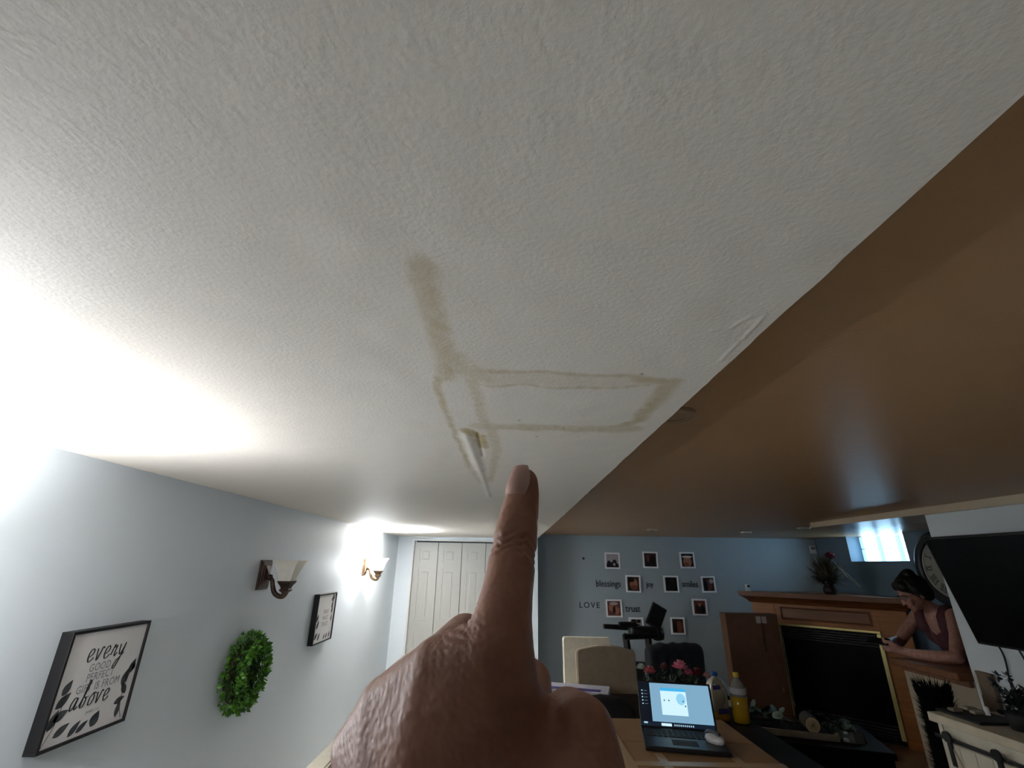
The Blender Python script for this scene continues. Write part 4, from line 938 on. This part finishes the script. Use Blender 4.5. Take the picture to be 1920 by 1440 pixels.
body += [[(V3(3.0, 4.10, 1.19), .012), (V3(2.965, 4.085, 1.205), .0105), (V3(2.94, 4.07, 1.208), .009)]]
ext = [(hp(-.005, 0, .025), .093, (1.06, .82, 1.0), HR), (hp(.022, 0, -.03), .078, (1.0, .84, 1.15), HR), (hp(.045, 0, -.085), .042, (1, 1.0, .85), HR),
       (hp(.062, 0, -.105), .020, (1, 1.1, .8), HR),                                   # chin
       (hp(.098, 0, -.022), .017, (1.1, .75, 1.5), HR), (hp(.111, 0, -.038), .013, (1, 1.15, .8), HR),    # nose
       (hp(.088, 0, -.066), .016, (.7, 1.5, .45), HR), (hp(.086, 0, -.075), .015, (.7, 1.3, .5), HR),      # lips
       (hp(.085, .033, .018), .018, (.6, 1.5, .6), HR), (hp(.085, -.033, .018), .018, (.6, 1.5, .6), HR),  # brow
       (hp(.068, .046, -.035), .026, (.8, .8, .9), HR), (hp(.068, -.046, -.035), .026, (.8, .8, .9), HR),  # cheeks
       (hp(-.012, .083, -.018), .024, (.7, .35, 1.25), HR), (hp(-.012, -.083, -.018), .024, (.7, .35, 1.25), HR)]  # ears
blob('body', body, M_skin, W, .006, 3, extra=ext)
for s in (-1, 1):
    bm = nbm(); bmesh.ops.create_icosphere(bm, subdivisions=2, radius=.0125, matrix=Matrix.Translation(hp(.080, s*.031, .0))); e = obj('eye', bm, mat('eye_white', '#a8a09a', .2), W, smooth=True)
    bm = nbm(); bmesh.ops.create_icosphere(bm, subdivisions=2, radius=.0070, matrix=Matrix.Translation(hp(.0870, s*.031, -.003))); obj('iris', bm, mat('iris_dark', '#150d0a', .2), e, smooth=True)
    bm = nbm(); tube(bm, spline([hp(.093, s*.014, .020), hp(.096, s*.032, .026), hp(.084, s*.052, .020)], 5), .0034, 6); obj('eyebrow', bm, mat('brow_hair', '#140e0c', .8), W, smooth=True)
    bm = nbm(); tube(bm, [hp(.098+.004*math.cos(2*PI*k/18), s*(.033+.022*math.cos(2*PI*k/18)), -.004+.017*math.sin(2*PI*k/18)) for k in range(19)], .0014, 6); obj('glasses_rim', bm, mat('glasses_metal', '#a59a92', .25, metal=.8), W, smooth=True)
bm = nbm(); tube(bm, [hp(.088, -.020, -.0665), hp(.095, 0, -.068), hp(.088, .020, -.0665)], [.002, .004, .002], 6); obj('mouth', bm, mat('lip', '#7a4640', .5), W, smooth=True)
hair = [[(hp(-.02, .0, .055), .098), (hp(-.05, 0, .03), .098)], [(hp(.045, .045, .078), .040), (hp(.045, -.045, .078), .040)], [(hp(-.01, .066, .03), .038), (hp(-.05, .058, -.035), .040)], [(hp(-.01, -.066, .03), .038), (hp(-.05, -.058, -.035), .040)], [(hp(-.07, 0, -.02), .075), (hp(-.08, 0, -.05), .05)], [(hp(-.04, .0, .115), .048), (hp(-.07, .0, .122), .048)], [(hp(-.055, .03, .12), .035), (hp(-.055, -.03, .13), .035)]]
blob('hair', hair, mat('dark_hair', '#0e0a09', .55, bump=.5, bscale=150), W, .007, 3)
topc = [[(V3(3.62, 4.04, .93), .163), (V3(3.56, 4.04, 1.12), .147), (V3(3.475, 4.04, 1.25), .140)], [(V3(3.47, 3.95, 1.25), .111), (V3(3.44, 3.945, 1.30), .093)], [(V3(3.47, 4.14, 1.25), .111), (V3(3.44, 4.145, 1.30), .093)],
        [(V3(3.43, 3.955, 1.34), .080), (V3(3.405, 3.955, 1.405), .062)], [(V3(3.43, 4.14, 1.34), .080), (V3(3.405, 4.145, 1.405), .062)], [(V3(3.50, 3.96, 1.36), .06), (V3(3.50, 4.12, 1.36), .06)]] + [[(V3(3.36, y_, 1.29), .050), (V3(3.352, y_, 1.37), .044), (V3(3.39, y_, 1.425), .042), (V3(3.46, y_, 1.40), .046)] for y_ in (3.945, 4.155)]
blob('sleeveless_top', topc, mat('maroon_knit', '#4a2326', .85, bump=.3, bscale=200), W, .008, 4)
jeans = [[(V3(3.63, 3.94, .93), .137), (V3(3.60, 3.93, .70), .096), (V3(3.58, 3.93, .48), .073), (V3(3.60, 3.93, .28), .068), (V3(3.62, 3.93, .13), .06)], [(V3(3.63, 4.14, .93), .137), (V3(3.60, 4.15, .70), .096), (V3(3.58, 4.15, .48), .073), (V3(3.60, 4.15, .28), .068), (V3(3.62, 4.15, .13), .06)]]
blob('trousers', jeans, mat('dark_denim', '#1d2430', .85), W, .012, 3)
r = thing('mobile_phone', 'dark phone held by the woman over the bar', 'phone', Matrix.Translation((2.915, 4.10, 1.185)) @ Matrix.Rotation(.45, 4, 'Z') @ Matrix.Rotation(-.55, 4, 'Y'))
bm = nbm(); box(bm, -.037, .037, -.075, .075, -.004, .004, .0035); obj('body', bm, M_black, r)
bm = nbm(); box(bm, -.034, .034, -.070, .070, .0038, .0046); obj('screen', bm, mat('phone_glass', '#1a1d22', .1), r)

# ------------------------------------------------------------------ the photographer's pointing hand
HAND = [
('index',[((0.0065,0.2167,1.7361),0.0065),((0.0062,0.2157,1.7306),0.0074),((0.0038,0.2105,1.7192),0.0089),((0.0016,0.2024,1.7042),0.0098),((-0.0005,0.1928,1.6903),0.0100),((-0.0019,0.1876,1.6816),0.0109),((-0.0030,0.1844,1.6706),0.0138)]),
('meta_i',[((-0.0030,0.1844,1.6706),0.0138),((-0.0035,0.1860,1.6527),0.0150),((-0.0078,0.1953,1.6125),0.0180)]),
('inteross',[((-0.0001,0.1896,1.6629),0.0110),((0.0077,0.1948,1.6413),0.0135),((0.0095,0.1953,1.6181),0.0180)]),
('meta_m',[((-0.0237,0.1934,1.6640),0.0122),((-0.0262,0.1938,1.6412),0.0148),((-0.0257,0.1973,1.6047),0.0168)]),
('meta_r',[((-0.0447,0.2090,1.6488),0.0117),((-0.0405,0.2046,1.6298),0.0132),((-0.0324,0.2013,1.6027),0.0166)]),
('meta_p',[((-0.0607,0.2321,1.6282),0.0110),((-0.0519,0.2208,1.6160),0.0122),((-0.0370,0.2099,1.5944),0.0150)]),
('web1',[((-0.0030,0.1864,1.6683),0.0127),((-0.0238,0.1952,1.6623),0.0117)]),
('web2',[((-0.0240,0.1965,1.6615),0.0117),((-0.0449,0.2110,1.6466),0.0110)]),
('web3',[((-0.0456,0.2125,1.6454),0.0106),((-0.0610,0.2338,1.6268),0.0102)]),
('mid',[((-0.0237,0.1934,1.6640),0.0116),((-0.0199,0.2433,1.6683),0.0103),((-0.0030,0.2664,1.6559),0.0092),((0.0127,0.2587,1.6482),0.0088),((0.0123,0.2380,1.6407),0.0080)]),
('ring',[((-0.0464,0.2150,1.6474),0.0113),((-0.0447,0.2558,1.6502),0.0100),((-0.0277,0.2843,1.6320),0.0090),((-0.0102,0.2693,1.6293),0.0082),((-0.0044,0.2488,1.6268),0.0076)]),
('pinky',[((-0.0626,0.2395,1.6259),0.0105),((-0.0636,0.2685,1.6313),0.0086),((-0.0468,0.2915,1.6136),0.0078),((-0.0281,0.2761,1.6120),0.0072),((-0.0213,0.2594,1.6134),0.0068)]),
('thumb',[((0.0029,0.2016,1.5965),0.0200),((0.0226,0.1869,1.6231),0.0145),((0.0269,0.1841,1.6384),0.0121),((0.0254,0.1880,1.6478),0.0114),((0.0237,0.2102,1.6459),0.0104),((0.0197,0.2295,1.6405),0.0090)]),
('web4',[((0.0112,0.1924,1.6391),0.0131),((0.0196,0.1876,1.6323),0.0142),((0.0182,0.1952,1.6129),0.0179)]),
('palm',[((-0.0095,0.2131,1.6274),0.0200),((-0.0305,0.2270,1.6140),0.0180),((-0.0156,0.2118,1.5979),0.0200)]),
('arm',[((-0.0151,0.2045,1.6028),0.0220),((-0.0094,0.1929,1.5776),0.0260),((-0.0036,0.1896,1.5174),0.0300)])]
HD = {n: [(Vector(p), r_) for p, r_ in c] for n, c in HAND}
chains = list(HD.values())
dip = lambda k: [(p, r_*.97) for p, r_ in k]        # the skin spans from one metacarpal to the next
back = [dip(HD[a][0:2] + HD[b][0:2]) for a, b in (('meta_i', 'meta_m'), ('meta_m', 'meta_r'), ('meta_r', 'meta_p'))] + [dip(HD[a][1:3] + HD[b][1:3]) for a, b in (('meta_i', 'meta_m'), ('meta_m', 'meta_r'), ('meta_r', 'meta_p'))]
def crease(me):
    """knuckle creases and tendons pressed into the finished skin"""
    n = len(me.vertices); P = np.zeros(n*3); me.vertices.foreach_get('co', P); P = P.reshape(-1, 3)
    E = np.zeros(len(me.edges)*2, dtype=np.int32); me.edges.foreach_get('vertices', E); E = E.reshape(-1, 2)
    deg = np.bincount(E.ravel(), minlength=n).astype(float)
    k = np.clip((1.672+.733*(P[:, 0]+.003)-P[:, 2]+.004)/.014, 0, 1)*np.clip((.020-P[:, 0])/.006, 0, 1)*np.clip((.232-P[:, 1])/.01, 0, 1)   # the back of the hand only
    for _ in range(150):
        A = np.stack([np.bincount(E[:, 0], P[E[:, 1], j], n)+np.bincount(E[:, 1], P[E[:, 0], j], n) for j in range(3)], 1)/deg[:, None]
        P += (A-P)*(.6*k)[:, None]
    me.vertices.foreach_set('co', P.ravel()); me.update()
    N_ = np.zeros(n*3); me.vertices.foreach_get('normal', N_); N_ = N_.reshape(-1, 3)
    D = np.zeros(n)
    a, b = np.array((.0065, .2167, 1.7361)), np.array((-.0030, .1844, 1.6706)); ax = (b-a)/np.linalg.norm(b-a)
    s = (P-a)@ax; off = P-a-np.outer(s, ax); rad = np.linalg.norm(off, axis=1); fing = (rad < .0155) & (s > -.01) & (s < .062)
    wig = .0009*np.sin(off[:, 0]*900)+.0004*np.sin(off[:, 0]*2100+1)
    for s0, dp, wd in ((.0322, .0008, .0011), (.0352, .0012, .0012), (.0384, .0007, .0011), (.0176, .0003, .0008), (.0195, .0004, .0008)):
        D -= fing*dp*np.exp(-((s-s0-wig)/wd)**2)
    # wrinkles over the base knuckle, running across it
    kc = np.array((-.012, .186, 1.672)); q = P-kc; dk = np.linalg.norm(q, axis=1); t = q@np.array((.55, .1, .83))
    D += .0005*np.exp(-(dk/.012)**2)*np.sin(t*2600+3*np.sin(q[:, 0]*500))
    P += N_*D[:, None]; me.vertices.foreach_set('co', P.ravel()); me.update()
Hn = thing('pointing_hand', 'left hand with index finger pointing up at the ceiling stain', 'hand', (0, 0, 0))
blob('hand_body', chains, M_hand, Hn, .00105, 20, sub=3, post=crease, hulls=back)
# fingernail: a thin curved plate set on the back of the fingertip
tip, base_ = Vector((.0065, .2167, 1.7361)), Vector((.0045, .2118, 1.7222)); ax = (tip-base_).normalized()
cdir = (Vector((0, 0, 1.70))-tip); cdir = (cdir - ax*cdir.dot(ax)).normalized(); sd = ax.cross(cdir).normalized()
nd = (cdir*.80 + sd*(.6 if sd.x < 0 else -.6)).normalized(); ns = ax.cross(nd).normalized()
bm = nbm(); rows = []
for j in range(9):
    t = j/8; c = base_ + ax*(.0045 + .0155*t); R_ = .0070+.0010*min(1, t*3)-.0017*t**2; wA = .95*math.sin(PI*(.22+.58*t))**.5; row = []
    for k in range(9):
        a = (k/8*2-1)*wA; row.append(c + (nd*math.cos(a)+ns*math.sin(a))*(R_+.0004-.0012*max(0, t-.75)))
    rows.append(row)
top_ = [[bm.verts.new(p) for p in r_] for r_ in rows]
for A, B in zip(top_, top_[1:]):
    for k in range(8): bm.faces.new((A[k], A[k+1], B[k+1], B[k]))
g = bmesh.ops.solidify(bm, geom=bm.faces[:], thickness=-.0007)
o = obj('fingernail', bm, mat('nail', '#e8c0b4', .3, coat=.3), Hn, smooth=True)
